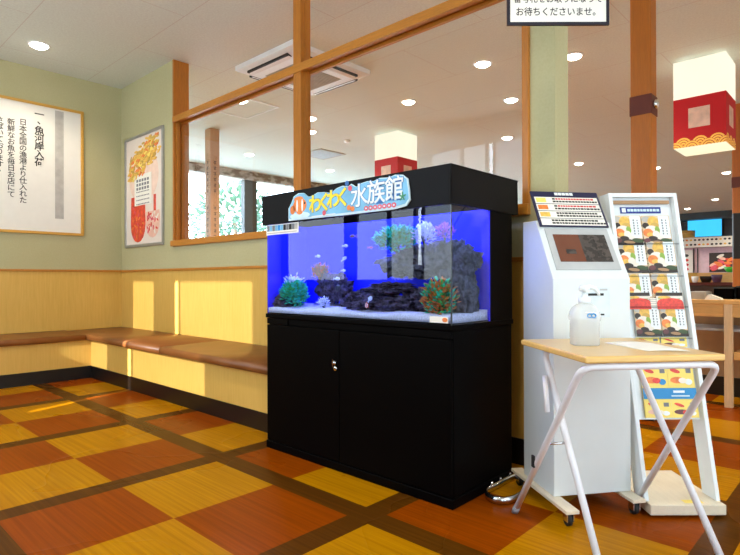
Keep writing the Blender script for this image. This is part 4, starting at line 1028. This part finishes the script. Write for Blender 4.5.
# ================================================================== LIGHT
w = bpy.data.worlds.new('sky'); bpy.context.scene.world = w; w.use_nodes = True
nt = w.node_tree; bg = nt.nodes['Background']
tc = nt.nodes.new('ShaderNodeTexCoord'); sx = nt.nodes.new('ShaderNodeSeparateXYZ'); nt.links.new(tc.outputs['Generated'], sx.inputs[0])
cr_ = nt.nodes.new('ShaderNodeValToRGB'); nt.links.new(sx.outputs[2], cr_.inputs[0])
cr_.color_ramp.elements[0].position = 0; cr_.color_ramp.elements[0].color = (.80, .91, 1, 1); cr_.color_ramp.elements[1].position = .6; cr_.color_ramp.elements[1].color = (.50, .74, 1, 1)
nt.links.new(cr_.outputs[0], bg.inputs[0]); bg.inputs[1].default_value = 11.0
sd = bpy.data.lights.new('sun', 'SUN'); sd.energy = 11; sd.color = (1, .95, .86); sd.angle = math.radians(.5)
so = bpy.data.objects.new('sun', sd); C.objects.link(so); so.location = (0, -8, 6)
so.rotation_euler = Vector((-.33, 1, -.49)).to_track_quat('-Z', 'Y').to_euler()
def portal(loc, rot, sx_, sy_):
    a = bpy.data.lights.new('window_portal', 'AREA'); a.shape = 'RECTANGLE'; a.size = sx_; a.size_y = sy_; a.cycles.is_portal = True
    o = bpy.data.objects.new('window_portal', a); C.objects.link(o); o.location = loc; o.rotation_euler = rot
portal((DX - .21, 10.3, 2.0), (0, -PI / 2, 0), 2.2, 14.0)
portal((-3.275, EY - .05, 2.3), (PI / 2, 0, 0), 1.26, 1.2)
portal((-4.725, EY - .05, 2.3), (PI / 2, 0, 0), .55, 1.2)
# aquarium lamp inside the hood
al = bpy.data.lights.new('aquarium_lamp', 'AREA'); al.shape = 'RECTANGLE'; al.size = 1.2; al.size_y = .10; al.energy = 9; al.color = (.20, .24, 1.0)
ao = bpy.data.objects.new('aquarium_lamp', al); C.objects.link(ao); ao.location = (TX0 + Wd / 2, TY0 + .15, .80 + .60)
# lantern bulbs are the paper itself (emissive)

# ================================================================== CAMERA
f_px, yaw, pit, roll = 550.57, .752747, .00385087, -.00298917
cy, sy = math.cos(yaw), math.sin(yaw)
fw = Vector((-sy * math.cos(pit), cy * math.cos(pit), math.sin(pit))); r0 = Vector((cy, sy, 0)); u0 = r0.cross(fw)
r = r0 * math.cos(roll) + u0 * math.sin(roll); u = r.cross(fw)
cam = bpy.data.cameras.new('camera'); co = bpy.data.objects.new('camera', cam); C.objects.link(co)
cam.sensor_width = 36; cam.sensor_fit = 'HORIZONTAL'; cam.lens = f_px / 740 * 36; cam.clip_start = .05
co.matrix_world = Matrix(((r.x, u.x, -fw.x, 0), (r.y, u.y, -fw.y, 0), (r.z, u.z, -fw.z, 1.0), (0, 0, 0, 1)))
sc = bpy.context.scene; sc.camera = co
sc.view_settings.view_transform = 'Standard'; sc.view_settings.look = 'None'; sc.view_settings.gamma = 1; sc.view_settings.use_curve_mapping = False
sc.view_settings.exposure = 0.55
sc.cycles.max_bounces = 10; sc.cycles.transparent_max_bounces = 24
sc.cycles.use_denoising = True
